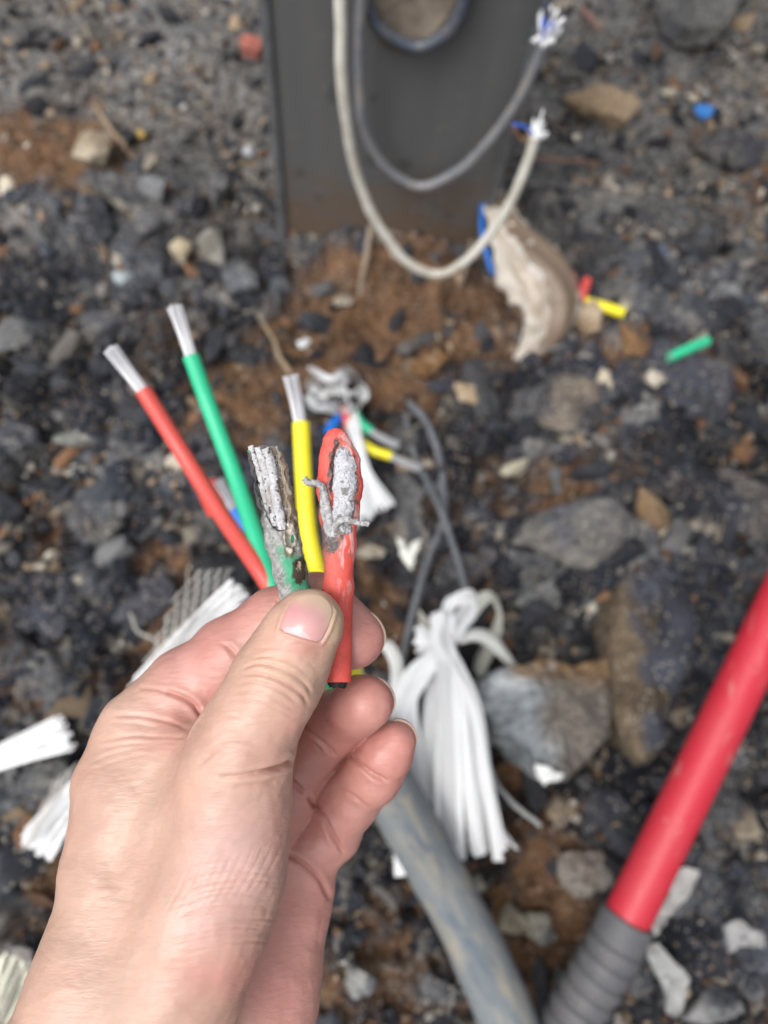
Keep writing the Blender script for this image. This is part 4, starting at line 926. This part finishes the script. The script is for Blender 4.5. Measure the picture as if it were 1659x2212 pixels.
V2, fs2 = sweep(P[:12][::-1], rad[:12] * .86, 32, cap=False)
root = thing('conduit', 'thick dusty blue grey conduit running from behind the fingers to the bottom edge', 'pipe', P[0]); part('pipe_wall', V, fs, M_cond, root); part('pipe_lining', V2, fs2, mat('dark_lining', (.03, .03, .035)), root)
# red conduit with corrugated sleeve
M_redc = mat('red_conduit', (.40, .014, .030), rough=.5, spec=.42, bump=.0004, bscale=40, var=.30, vscale=24, vcol=(.36, .05, .055))
M_rub = mat('corrugated_rubber', (.075, .075, .083), rough=.6, spec=.35, bump=.0004, bscale=200, var=.4, vscale=60, vcol=(.12, .11, .10))
A, B = W(1350, 1992, .600), W(1660, 1340, .625); dirn = (B - A) / np.linalg.norm(B - A); t = np.linspace(-.012, .66, 60)[:, None]
P = A + dirn * t; P[:, 2] += .006 * np.sin(np.linspace(0, 3, 60)); root = thing('red_conduit', 'glossy red conduit leaving a black corrugated sleeve at lower right', 'pipe', A)
more_dust(M_redc, 130, (.40, .16, .15), .60, .74, math.atan2(dirn[1], dirn[0]))
V, fs = sweep(P, .0180, 40); part('pipe_wall', V, fs, M_redc, root)
Sv = smooth_path([W(1358, 1980, .600), W(1316, 2066, .598), W(1266, 2150, .596), W(1212, 2240, .592), W(1150, 2350, .585)], 60); L_ = np.concatenate([[0], np.cumsum(np.linalg.norm(np.diff(Sv, axis=0), axis=1))])
pitch = .0138; ph = L_ / pitch; rr = .0212 + .0009 * np.clip(np.cos(ph * 2 * np.pi) * 2.6 + 1.2, -1, 1) * (L_ > .020) ; rr[0] = .0185; rr[1] = .0206
V, fs = sweep(Sv, rr, 40); root2 = part('corrugated_sleeve', V + fbm(V, 120, 2)[:, None] * .0006, fs, M_rub, root)
# ------------------------------------------------------------------ wires on the post
M_wht = mat('dirty_white_sheath', (.42, .41, .37), rough=.5, var=.7, vscale=55, vcol=(.26, .22, .16), bump=.0004, bscale=200)
M_gry = mat('grey_sheath', (.15, .16, .18), rough=.5, var=.7, vscale=60, vcol=(.26, .23, .20), bump=.0004, bscale=200)
M_drk = mat('dark_blue_sheath', (.05, .065, .09), rough=.45, var=.6, vscale=60, vcol=(.17, .14, .12), bump=.0003, bscale=200)
M_thr = mat('white_thread', (.74, .75, .76), rough=.7); M_bw = mat('blue_thin_wire', (.02, .10, .50), rough=.4); M_cw = mat('brown_thin_wire', (.20, .10, .05), rough=.5)
def loop(name, label, pts, off, r, m, group='wires looped over the post', n=16):
    P = smooth_path([pp(a, b, off + (q[0] if q else 0)) for a, b, *q in pts], n); root = thing(name, label, 'wire', P[0], group); v, fs = sweep(P, r, 18, up0=pn); v = v + fbm(v, 45, 2)[:, None] * .0012; part('sheath', v, fs, m, root); return root, P
rt, P = loop('wire_loop', 'dirty white wire hanging in a long loop in front of the post', [(760, -420), (738, -120, .01), (735, 60, .03), (741, 200, .045), (760, 340, .055), (798, 452, .065), (868, 556, .08), (942, 592, .085), (1008, 562, .08), (1078, 478, .06), (1125, 388, .045), (1156, 296, .03)], .034, .0047, M_wht)
def tuft(root, c, d, L, n, m, spread=.5, r=.0006, seed=0, name='frayed_thread'):
    rs = np.random.RandomState(seed); mb = MB()
    for k in range(n):
        e = d + rs.normal(size=3) * spread * .5; e /= np.linalg.norm(e); l = L * rs.uniform(.5, 1.1); t = np.linspace(0, 1, 8)[:, None]; bend = rs.normal(size=3) * l * .25
        v, fs = sweep(c + e * l * t + bend * t ** 2, r * rs.uniform(.7, 1.5), 6); mb.add(v, fs)
    return mb.build(name, m, root)
e = P[-1]; dd = (P[-1] - P[-4]); dd /= np.linalg.norm(dd); tuft(rt, e - dd * .006, dd, .015, 60, M_thr, .38, .0009, 1)
v, fs = sweep(smooth_path([e, pp(1140, 276, .066), pp(1108, 268, .07)], 8), .0012, 8); part('blue_wire', v, fs, M_bw, rt); v, fs = sweep(smooth_path([e, pp(1128, 300, .062), pp(1108, 272, .06)], 8), .0011, 8); part('brown_wire', v, fs, M_cw, rt)
rt, P = loop('wire_loop', 'grey wire looped high across the post with a blue and white frayed end', [(800, -160), (781, 10), (776, 130), (784, 262), (820, 346), (902, 402), (985, 372), (1060, 300), (1122, 212), (1160, 130), (1172, 92)], .022, .0046, M_gry)
e = P[-1]; dd = (P[-1] - P[-4]); dd /= np.linalg.norm(dd); tuft(rt, e - dd * .008, dd, .026, 44, M_thr, .26, .0010, 2); tuft(rt, e, dd, .022, 5, M_bw, .25, .0014, 3, 'blue_thread')
P2 = smooth_path([pp(1176, 60, .02), pp(1180, 20, .02), pp(1160, -30, .02), pp(1120, -120, .02)], 10); rt2 = thing('thin_wire', 'thin dark wire bending up beside the blue and white frayed end', 'wire', P2[0]); v, fs = sweep(P2, .003, 12); part('sheath', v, fs, M_drk, rt2)
loop('wire_loop', 'dark blue wire in a short loop around the oval opening of the post', [(760, -160), (785, -30), (818, 52), (898, 100), (968, 68), (1004, -8), (1030, -160)], .014, .0050, M_drk)
P = smooth_path([pp(800, 490, .006), pp(798, 510, .02), pp(790, 560, .045), pp(780, 612, .060), pp(774, 650, .075)], 10); rt = thing('pale_root', 'pale thin root hanging down the soil below the post', 'root', P[0]); v, fs = sweep(P, np.linspace(.0038, .0018, len(P)), 10); part('stem', v + fbm(v, 200, 2)[:, None] * .002, fs, mat('pale_root', (.24, .19, .145), rough=.8, bump=.0004, bscale=300), rt)
P = smooth_path([pp(1020, 520, .006), pp(1014, 545, .025), pp(1004, 585, .045), pp(990, 630, .06)], 10); rt = thing('pale_root', 'short brownish root under the right corner of the post', 'root', P[0]); v, fs = sweep(P, np.linspace(.004, .002, len(P)), 10); part('stem', v + fbm(v, 200, 2)[:, None] * .002, fs, mat('brown_root', (.16, .12, .09), rough=.8, bump=.0004, bscale=300), rt)
# ------------------------------------------------------------------ torn pale sleeve with wires beside the post
def gp(a, b, z): return G(a, b, z)
q = [(1058, 385, .07, 12), (1070, 440, .075, 22), (1096, 505, .07, 38), (1130, 560, .065, 60), (1162, 610, .055, 74), (1180, 656, .045, 72), (1178, 700, .035, 58), (1158, 742, .02, 36), (1122, 782, .01, 16)]
P = smooth_path([gp(a, b, z) for a, b, z, r in q], 9); rr = np.interp(np.linspace(0, 8, len(P)), range(9), [r * depth_at(a, b, z) / F for a, b, z, r in q]); ja = np.linspace(0, 6.283, 64, endpoint=False)
jit = 1 + .16 * np.sin(3 * ja[None] + 2.5 * np.linspace(0, 1, len(P))[:, None] * 3) * .5 + .07 * np.sin(5 * ja[None] + 5 * np.linspace(0, 1, len(P))[:, None]) + .012 * np.sin(11 * ja[None] - 4 * np.linspace(0, 1, len(P))[:, None])
prof = np.stack([np.cos(ja), np.sin(ja) * .55], 1); V, fs = sweep(P, rr, 64, prof=prof, jit=jit, cap=False); V = V + fbm(V, 55, 3)[:, None] * .008 + fbm(V, 150, 2)[:, None] * .004
Vin, fin = sweep(P[::-1], rr[::-1] * .93, 64, prof=prof, jit=jit[::-1], cap=False)
n1 = fbm(V * (1, 1, 1), 50, 4); st = fbm(np.stack([np.tile(ja * 3, len(P)), np.repeat(np.linspace(0, 2, len(P)), 64), 0 * V[:, 0]], 1), 2.2, 4)
c = np.tile(np.array((.42, .385, .335)), (len(V), 1)); c = mixc(c, sstep(-.1, .5, st) * .6, (.27, .21, .15)); c = mixc(c, sstep(.1, .45, n1) * .5, (.20, .13, .08)); c = mixc(c, sstep(.0, -.45, st) * .6, (.54, .52, .49))
M_bag = mat('torn_plastic_sleeve', attr=True, rough=.42, spec=.45, bump=.0006, bscale=110); root = thing('torn_sleeve', 'torn dirty translucent plastic sleeve slumped in the pit beside the post', 'plastic sleeve', gp(1180, 660, 0))
part('sheet', V, fs, M_bag, root, c); part('lining', Vin, fin, M_bag, root, (.14, .10, .07))
def wire(name, label, pts, r, m, z=True, group=None, cat='wire', pr='strand', n=12, par=True):
    P = smooth_path([G(a, b, zz) for a, b, zz in pts], n); v, fs = sweep(P, np.asarray(r) if np.ndim(r) == 0 else np.interp(np.linspace(0, 1, len(P)), np.linspace(0, 1, len(r)), r), 14)
    v = v + fbm(v, 60, 2)[:, None] * .0015; mb = MB(); mb.add(v, fs); return tag(mb.build(name, m), label, cat, group)
wire('wire', 'bright blue wire running down the right edge of the post', [(1042, 430, .08), (1040, 480, .06), (1046, 530, .045), (1060, 575, .035), (1076, 600, .03)], .0030, M_pl['blue'])
wire('wire', 'dull red wire curling under the torn pale sleeve', [(1070, 588, .032), (1086, 618, .026), (1110, 645, .02), (1150, 680, .012)], .0036, mat('dull_red_wire', (.22, .07, .055), rough=.6))
wire('wire', 'dull red wire along the right side of the torn pale sleeve', [(1214, 700, .02), (1236, 672, .035), (1244, 630, .04), (1232, 590, .04)], .0040, mat('faded_red_wire', (.30, .10, .085), rough=.6))
M_gw = mat('grey_wire', (.085, .095, .11), rough=.5, var=.6, vscale=70, vcol=(.16, .155, .15), bump=.0003, bscale=200)
wire('wire', 'grey wire curving right then back left down to the white fibre bundle', [(884, 868, .02), (922, 912, .028), (948, 985, .03), (960, 1075, .028), (955, 1135, .026), (926, 1205, .024), (898, 1300, .026), (874, 1400, .02), (866, 1450, .015)], .0037, M_gw)
wire('wire', 'grey wire crossing over the other one and ending at the fibre bundle top', [(878, 892, .015), (888, 960, .02), (922, 1040, .026), (956, 1112, .040), (984, 1190, .028), (1006, 1285, .022), (1012, 1330, .02)], .0033, M_gw)
wire('wire', 'thin pale grey wire lying right of the fibre bundle', [(1048, 1610, .02), (1066, 1680, .016), (1105, 1730, .014), (1166, 1786, .014)], .0021, mat('pale_grey_wire', (.27, .28, .28), rough=.5))
M_str = mat('straw', (.26, .19, .12), rough=.8, var=.4, vscale=90, vcol=(.14, .10, .06))
wire('straw', 'dry tan straw lying on the grey gravel at upper left', [(203, 228, .022), (235, 272, .02), (274, 322, .018)], [.0016, .0025, .0028], M_str, cat='straw')
wire('twig', 'bent pale twig above the yellow cable tip', [(562, 690, .02), (590, 730, .022), (606, 775, .024), (630, 806, .026)], [.0012, .0022, .0026], M_str, cat='twig')
wire('twig', 'thin brown twig by the frayed end of the white wire loop', [(1140, 335, .02), (1200, 345, .022), (1290, 352, .02)], [.0014, .0018, .0012], M_cw, cat='twig')
wire('twig', 'reddish twig at the top edge right of the post', [(1262, 20, .02), (1278, 40, .02), (1300, 66, .018)], [.0030, .0022, .0014], mat('reddish_twig', (.26, .12, .10), rough=.7), cat='twig')
wire('thread', 'fine pale curled thread on the dark ground left of the hand', [(280, 1325, .015), (300, 1365, .018), (335, 1385, .02), (352, 1420, .02)], .0013, mat('pale_thread', (.30, .28, .26), rough=.8), cat='thread')
# ------------------------------------------------------------------ white fibre bundles
M_fib = mat('white_fibre', attr=True, rough=.55, spec=.4, bump=.0006, bscale=60, detail=3)
def fibre_mat():
    n = M_fib.node_tree
    for nd in n.nodes:
        if nd.type == 'TEX_NOISE':
            mp = n.nodes.new('ShaderNodeMapping'); mp.inputs['Scale'].default_value = (18, 1.6, 4)
            src = nd.inputs['Vector'].links[0].from_socket; n.links.new(src, mp.inputs['Vector']); n.links.new(mp.outputs[0], nd.inputs['Vector'])
fibre_mat()
M_fib.node_tree.nodes['Principled BSDF'].inputs['Subsurface Weight'].default_value = .0
RB = np.array([(-1 + .2 * i, (.0, .055)[i % 2] + .03) for i in range(11)][::-1] + [(-1 + .2 * i, -(.0, .055)[i % 2] - .02) for i in range(11)])
def ribbon(mb, pts, wd, rs, col=(.70, .71, .72), up0=(0, 0, 1), tw=0, n=7, space='g', taper=1, fib=3):
    P = smooth_path([(G(a, b, z) if space == 'g' else W(a, b, z)) for a, b, z in pts], n); dp = np.mean([np.linalg.norm(p - CAM) for p in P]) if space != 'g' else np.mean([depth_at(a, b, z) for a, b, z in pts])
    r = wd * .5 * dp / F * np.interp(np.linspace(0, 1, len(P)), [0, .1, .9, 1], [.8, 1, 1, taper]); T, N, B = frames(P, up0); k = max(1, fib)
    for i in range(k):
        o = (i - (k - 1) / 2) / k * 2; s = slice(int(rs.randint(0, 2)), len(P) - int(rs.randint(0, max(2, len(P) // 10))))
        Q = P + B * (o * r)[:, None] + N * (rs.uniform(-.2, .2) * r)[:, None]; rr = (r / k * 1.12)[s]
        a = rs.uniform(-.5, .5) + tw * np.linspace(-1, 1, 2)[0]; pr = RB * (1, 1.1) if k > 1 else RB; pr = pr @ np.array([[math.cos(a), math.sin(a)], [-math.sin(a), math.cos(a)]])
        v, fs = sweep(Q[s], rr, prof=pr, up0=N[s][0]); mb.add(v, fs, np.array(col) * rs.uniform(.66, 1.08))
rs = np.random.RandomState(5); mb = MB()
KN = (952, 1372)
for k in range(17):        # the main fall of flat strands
    u = k / 16; xe = [905, 925, 945, 960, 975, 984, 990, 994, 1034, 1040, 1044, 1076, 1084, 1088, 866, 955, 970][k]; ye = [1790, 1840, 1850, 1870, 1850, 1868, 1850, 1858, 1872, 1878, 1868, 1860, 1870, 1866, 1892, 1800, 1860][k]
    xm = 974 + (xe - 990) * .46 + rs.uniform(-6, 6); x3 = KN[0] + (xe - KN[0]) * .75 + rs.uniform(-5, 5)
    if k == 14: xm, x3 = 885, 858
    z0 = .035 + .02 * rs.rand()
    ribbon(mb, [(KN[0] + rs.uniform(-14, 26), 1330 + rs.uniform(-10, 10), z0 + .03), (KN[0] + rs.uniform(-16, 18), 1390, z0 + .022), (xm, 1520, z0 + .015), (x3, 1680, z0 + .005), (xe, ye, z0 - .012)], rs.uniform(18, 30), rs, fib=1)
for k in range(8):         # left shoulder strands sweeping down behind the ring finger
    o = k * 3.4; ribbon(mb, [(985 + o * .3, 1330, .07), (950, 1400 + o * .4, .07), (893 + o * .8, 1448 + o * .8, .06), (866 + o, 1500 + o * .5, .05), (872 + o * 1.2, 1620, .045), (888 + o * 1.3, 1740, .04), (915 + o, 1815, .03)], rs.uniform(18, 26), rs, fib=1)
for k in range(7):         # folded top loop
    o = k * 4.5; ribbon(mb, [(945 + o * .4, 1420, .065), (958 + o * .3, 1350, .07), (975 - o * .2, 1300 - o * .2 + 8, .072), (1005, 1283 + o * .5, .075), (1018 + o * .2, 1290 + o, .07), (980 + o * .6, 1345 + o * .5, .072), (945 + o, 1392, .07)], rs.uniform(16, 24), rs, fib=1)
for k in range(7):         # looser loop at the right
    o = k * 4; ribbon(mb, [(1010, 1330 + o, .06), (1030 + o * .5, 1292 + o * .6, .065), (1060 + o * .3, 1284 + o * .4, .06), (1080 - o * .2, 1325, .05), (1076 - o, 1380, .04), (1050 - o, 1440, .03), (1040 + o, 1480, .025)], rs.uniform(9, 16), rs, col=(.62, .63, .56), fib=2)
for k in range(6): ribbon(mb, [(985, 1375 + k * 3, .065), (1030, 1362 + k * 4, .06), (1070, 1375 + k * 7, .05), (1108 + k * 3, 1425 + k * 6, .035)], rs.uniform(5, 10), rs, col=(.64, .65, .62), fib=1)
for k in range(12): ribbon(mb, [(960, 1375 + k * 2, .06), (925, 1362 + k * 4, .062), (902 - rs.randint(0, 10), 1352 + k * 5, .058)], rs.uniform(5, 9), rs, fib=1)
for k in range(5): ribbon(mb, [(944, 1350 + 6 * k, .06), (918, 1335 + 8 * k, .055), (906 - rs.randint(0, 12), 1318 + 9 * k, .05)], 4, rs, col=(.6, .58, .5), fib=1)
for k in range(4): ribbon(mb, [(1070, 1780 + k * 4, .03), (1092, 1800 + k * 5, .025), (1112 + k * 2, 1826 + 3 * k, .02)], 3, rs, fib=1)
tag(mb.build('fibre_bundle', M_fib, smooth=False), 'large knotted bundle of flat white plastic fibres falling right of the fingers', 'fibre bundle', 'white fibre bundles')
mb = MB(); ribbon(mb, [(826, 1388, .05), (846, 1408, .055), (858, 1450, .05), (852, 1520, .045), (862, 1590, .04), (890, 1680, .035)], 26, rs, col=(.62, .63, .61), fib=4)
tag(mb.build('fibre_strip', M_fib), 'narrow curling white strip between the fingertips and the big fibre bundle', 'fibre strip')
mb = MB(); rs = np.random.RandomState(8)   # crumpled rope by the small cable cluster
for k in range(30):
    a, b = rs.uniform(0, 6.28), rs.uniform(.4, 1.3); cx_, cy_ = 725 + rs.uniform(-28, 32), 850 + rs.uniform(-28, 26)
    ribbon(mb, [(cx_ + 34 * b * math.cos(a + t), cy_ + 26 * b * math.sin(a + t) + 3 * t, .03 + .012 * math.sin(2 * t + k)) for t in np.linspace(0, rs.uniform(.8, 2.2), 4)], rs.uniform(8, 17), rs, col=np.array((.60, .61, .62)) * rs.uniform(.6, 1.05), fib=2)
for k in range(8): ribbon(mb, [(668 + 4 * k, 792 + 2 * k, .04), (690 + 4 * k, 812 + k, .05), (722 + 3 * k, 828 - 3 * k, .045), (745, 852, .03)], rs.uniform(7, 12), rs, fib=2)
for k in range(16): ribbon(mb, [(755 + rs.uniform(-12, 12), 890, .035), (772 + rs.uniform(-8, 8), 960, .045), (775 + k * 1.5, 1020, .045), (762 + k * 6.2, 1140 - k * 3.2 + rs.uniform(-6, 6), .03)], rs.uniform(9, 15), rs, fib=2)
tag(mb.build('fibre_rope', M_fib, smooth=False), 'crumpled white fibre rope fanning out behind the burnt red stub', 'fibre rope', 'white fibre bundles')
def fan(label, a, b, w0, w1, n, dz, seed, col=(.70, .71, .72), net=None, rw=(5, 9), mid=None, space='w', name='fibre_bundle'):
    rs = np.random.RandomState(seed); mb = MB(); a, b = np.array(a, float), np.array(b, float); d = b - a; L = np.linalg.norm(d); nn = np.array([-d[1], d[0]]) / L
    m = np.array(mid, float) if mid else (a + b) / 2
    for k in range(n):
        u = (k + .5) / n * 2 - 1; e = b + nn * u * w1 + d / L * rs.uniform(-14, 6); s = a + nn * u * w0; mm = m + nn * u * (w0 * .6 + w1 * .4) + rs.uniform(-3, 3, 2)
        ribbon(mb, [(*s, dz[0] + rs.uniform(-.006, .006)), (*mm, (dz[0] + dz[1]) / 2 + rs.uniform(-.006, .006)), (*e, dz[1] + rs.uniform(-.006, .006))], rs.uniform(*rw), rs, col=col, fib=1, space=space)
    tag(mb.build(name, M_fib, smooth=False), label, 'fibre bundle', 'white fibre bundles')
fan('white fibre bundle fraying up from behind the forefinger knuckle', (290, 1500), (526, 1278), 24, 38, 70, (.56, .54), 1, mid=(396, 1392), rw=(2.5, 5))
def net(label, org, uv, vv, nu, nv, dz, seed, r=.0009, bulge=.02):
    mb = MB(); org = np.array(org, float); uv = np.array(uv, float); vv = np.array(vv, float); rs = np.random.RandomState(seed)
    for s in (1, -1):
        for i in range(-nv, nu + nv):
            pts = []
            for t in np.linspace(0, 1, 22):
                u = (i + s * t * nv * .9) / nu
                if s < 0: u = (i + nv * .9 * (1 - t)) / nu
                if 0 <= u <= 1:
                    q_ = org + uv * u * (1 - .35 * t) + vv * t + rs.uniform(-1.0, 1.0, 2); pts.append(W(q_[0], q_[1], dz + bulge * math.sin(u * 3.1) * -1))
            if len(pts) > 3: v, fs = sweep(smooth_path(pts, 2), r, 6); mb.add(v, fs, (.52, .50, .47))
    tag(mb.build('netting', M_fib), label, 'netting', 'diamond mesh netting')
net('torn diamond mesh netting standing above the fibre bundle by the forefinger', (404, 1232), (112, -6), (-95, 200), 5, 5, .555, 1, .0004)
net('torn diamond mesh netting left of the wrist above the cut fibre strips', (115, 1690), (60, -50), (-70, 150), 4, 4, .60, 2, .0004)
fan('white fibre bundle with a brush like end at the left edge of the picture', (-60, 1660), (150, 1580), 20, 42, 70, (.62, .60), 2, mid=(60, 1612), rw=(2.5, 5))
fan('wide white fibre strips cut off behind the left side of the wrist', (200, 1680), (72, 1838), 26, 42, 40, (.60, .60), 3, rw=(4, 10), mid=(130, 1760))
fan('yellowish white fibre strips at the lower left edge beside the forearm', (-30, 2260), (50, 2075), 40, 46, 44, (.52, .55), 4, rw=(4, 8), col=(.62, .61, .50))
# ------------------------------------------------------------------ scraps
M_scr = mat('scrap', attr=True, rough=.85, bump=.0008, bscale=300, var=.4, vscale=120, vcol=(.12, .11, .10))
def scrap(name, label, cat, outline, z, col, th=.0022, amp=.004, seed=0, m=None, n=26):
    """an irregular sheet with its own thickness, lying on the ground"""
    O = np.array([G(a, b, z) for a, b in outline]); P = np.vstack([O[i] * (1 - t) + O[(i + 1) % len(O)] * t for i in range(len(O)) for t in np.linspace(0, 1, 8, endpoint=False)]); P = P + np.array((1, 1, 0)) * (fbm(P + seed + 2, 300, 3)[:, None] * (.0035, -.003, 0)); c = P.mean(0); rs_ = np.linspace(0, 1, 9)
    top = np.vstack([c + (P - c) * q for q in rs_[1:]] + [c[None]]); top = top + np.array((0, 0, 1)) * (fbm(top + seed, 45, 3) * amp * 2)[:, None]; top[:, :2] += (fbm(top + seed + 5, 160, 3) * .0035)[:, None]
    bot = top - (0, 0, th); k = len(P); fs = []
    j = np.arange(k); jj = (j + 1) % k
    for r_ in range(7): fs.append(np.stack([r_ * k + j, (r_ + 1) * k + j, (r_ + 1) * k + jj, r_ * k + jj], 1))
    q4 = np.vstack(fs)[:, ::-1]; tri = np.stack([j, jj, np.full(k, 8 * k)], 1); nt_ = len(top); rim = np.stack([7 * k + j, 7 * k + jj, nt_ + 7 * k + jj, nt_ + 7 * k + j], 1)[:, ::-1]
    V = np.vstack([top, bot]); mb = MB(); mb.add(V, [np.vstack([q4, q4[:, ::-1] + nt_, rim]), tri, tri[:, ::-1] + nt_], np.array(col)); mb.c[0] = mb.c[0] * (1 + .5 * fbm(V, 120, 3))[:, None]
    return tag(mb.build(name, m or M_scr), label, cat)
scrap('felt_scrap', 'grey fibrous felt scrap under the lower end of the red conduit', 'scrap', [(1400, 1900), (1452, 1872), (1514, 1884), (1496, 1925), (1450, 1975), (1408, 2025), (1380, 2012), (1378, 1950)], .030, (.30, .29, .28))
scrap('felt_scrap', 'long whitish ragged scrap right of the corrugated sleeve', 'scrap', [(1392, 2042), (1425, 2038), (1450, 2075), (1484, 2110), (1480, 2160), (1462, 2200), (1440, 2190), (1436, 2140), (1404, 2095)], .030, (.27, .275, .27), seed=3)
scrap('paper_scrap', 'small white scrap against the foot of the grey slab', 'scrap', [(1154, 1652), (1185, 1656), (1212, 1672), (1205, 1688), (1172, 1698), (1162, 1680)], .055, (.60, .61, .60), seed=4)
scrap('fibre_scrap', 'white two lobed scrap of fibre right of the burnt red stub', 'scrap', [(858, 1160), (872, 1165), (880, 1190), (892, 1170), (905, 1165), (900, 1195), (888, 1228), (868, 1210)], .035, (.66, .66, .60), seed=5)
scrap('flat_chip', 'thin beige grey chip lying right of the burnt red stub', 'chip', [(768, 1186), (800, 1180), (832, 1188), (828, 1202), (790, 1206), (768, 1198)], .03, (.24, .21, .16), .004, seed=6)
scrap('brick_chip', 'small brick red fragment on the gravel left of the post', 'fragment', [(516, 78), (538, 72), (562, 80), (566, 100), (548, 112), (522, 106)], .028, (.30, .085, .06), .010, seed=7)
scrap('blue_scrap', 'tiny bright blue plastic scrap in the upper right', 'scrap', [(1502, 228), (1524, 224), (1542, 232), (1540, 246), (1516, 252), (1502, 242)], .030, (.02, .18, .52), .004, .002, seed=8, m=M_scr)
scrap('white_flake', 'tiny white flake in front of the post foot', 'flake', [(642, 735), (660, 732), (672, 742), (660, 752), (645, 748)], .02, (.5, .52, .53), .002, seed=9)
scrap('white_flake', 'whitish ragged flake at the lower right edge', 'flake', [(1560, 2000), (1600, 1985), (1655, 2020), (1650, 2050), (1600, 2040), (1570, 2060)], .045, (.24, .24, .24), seed=10)
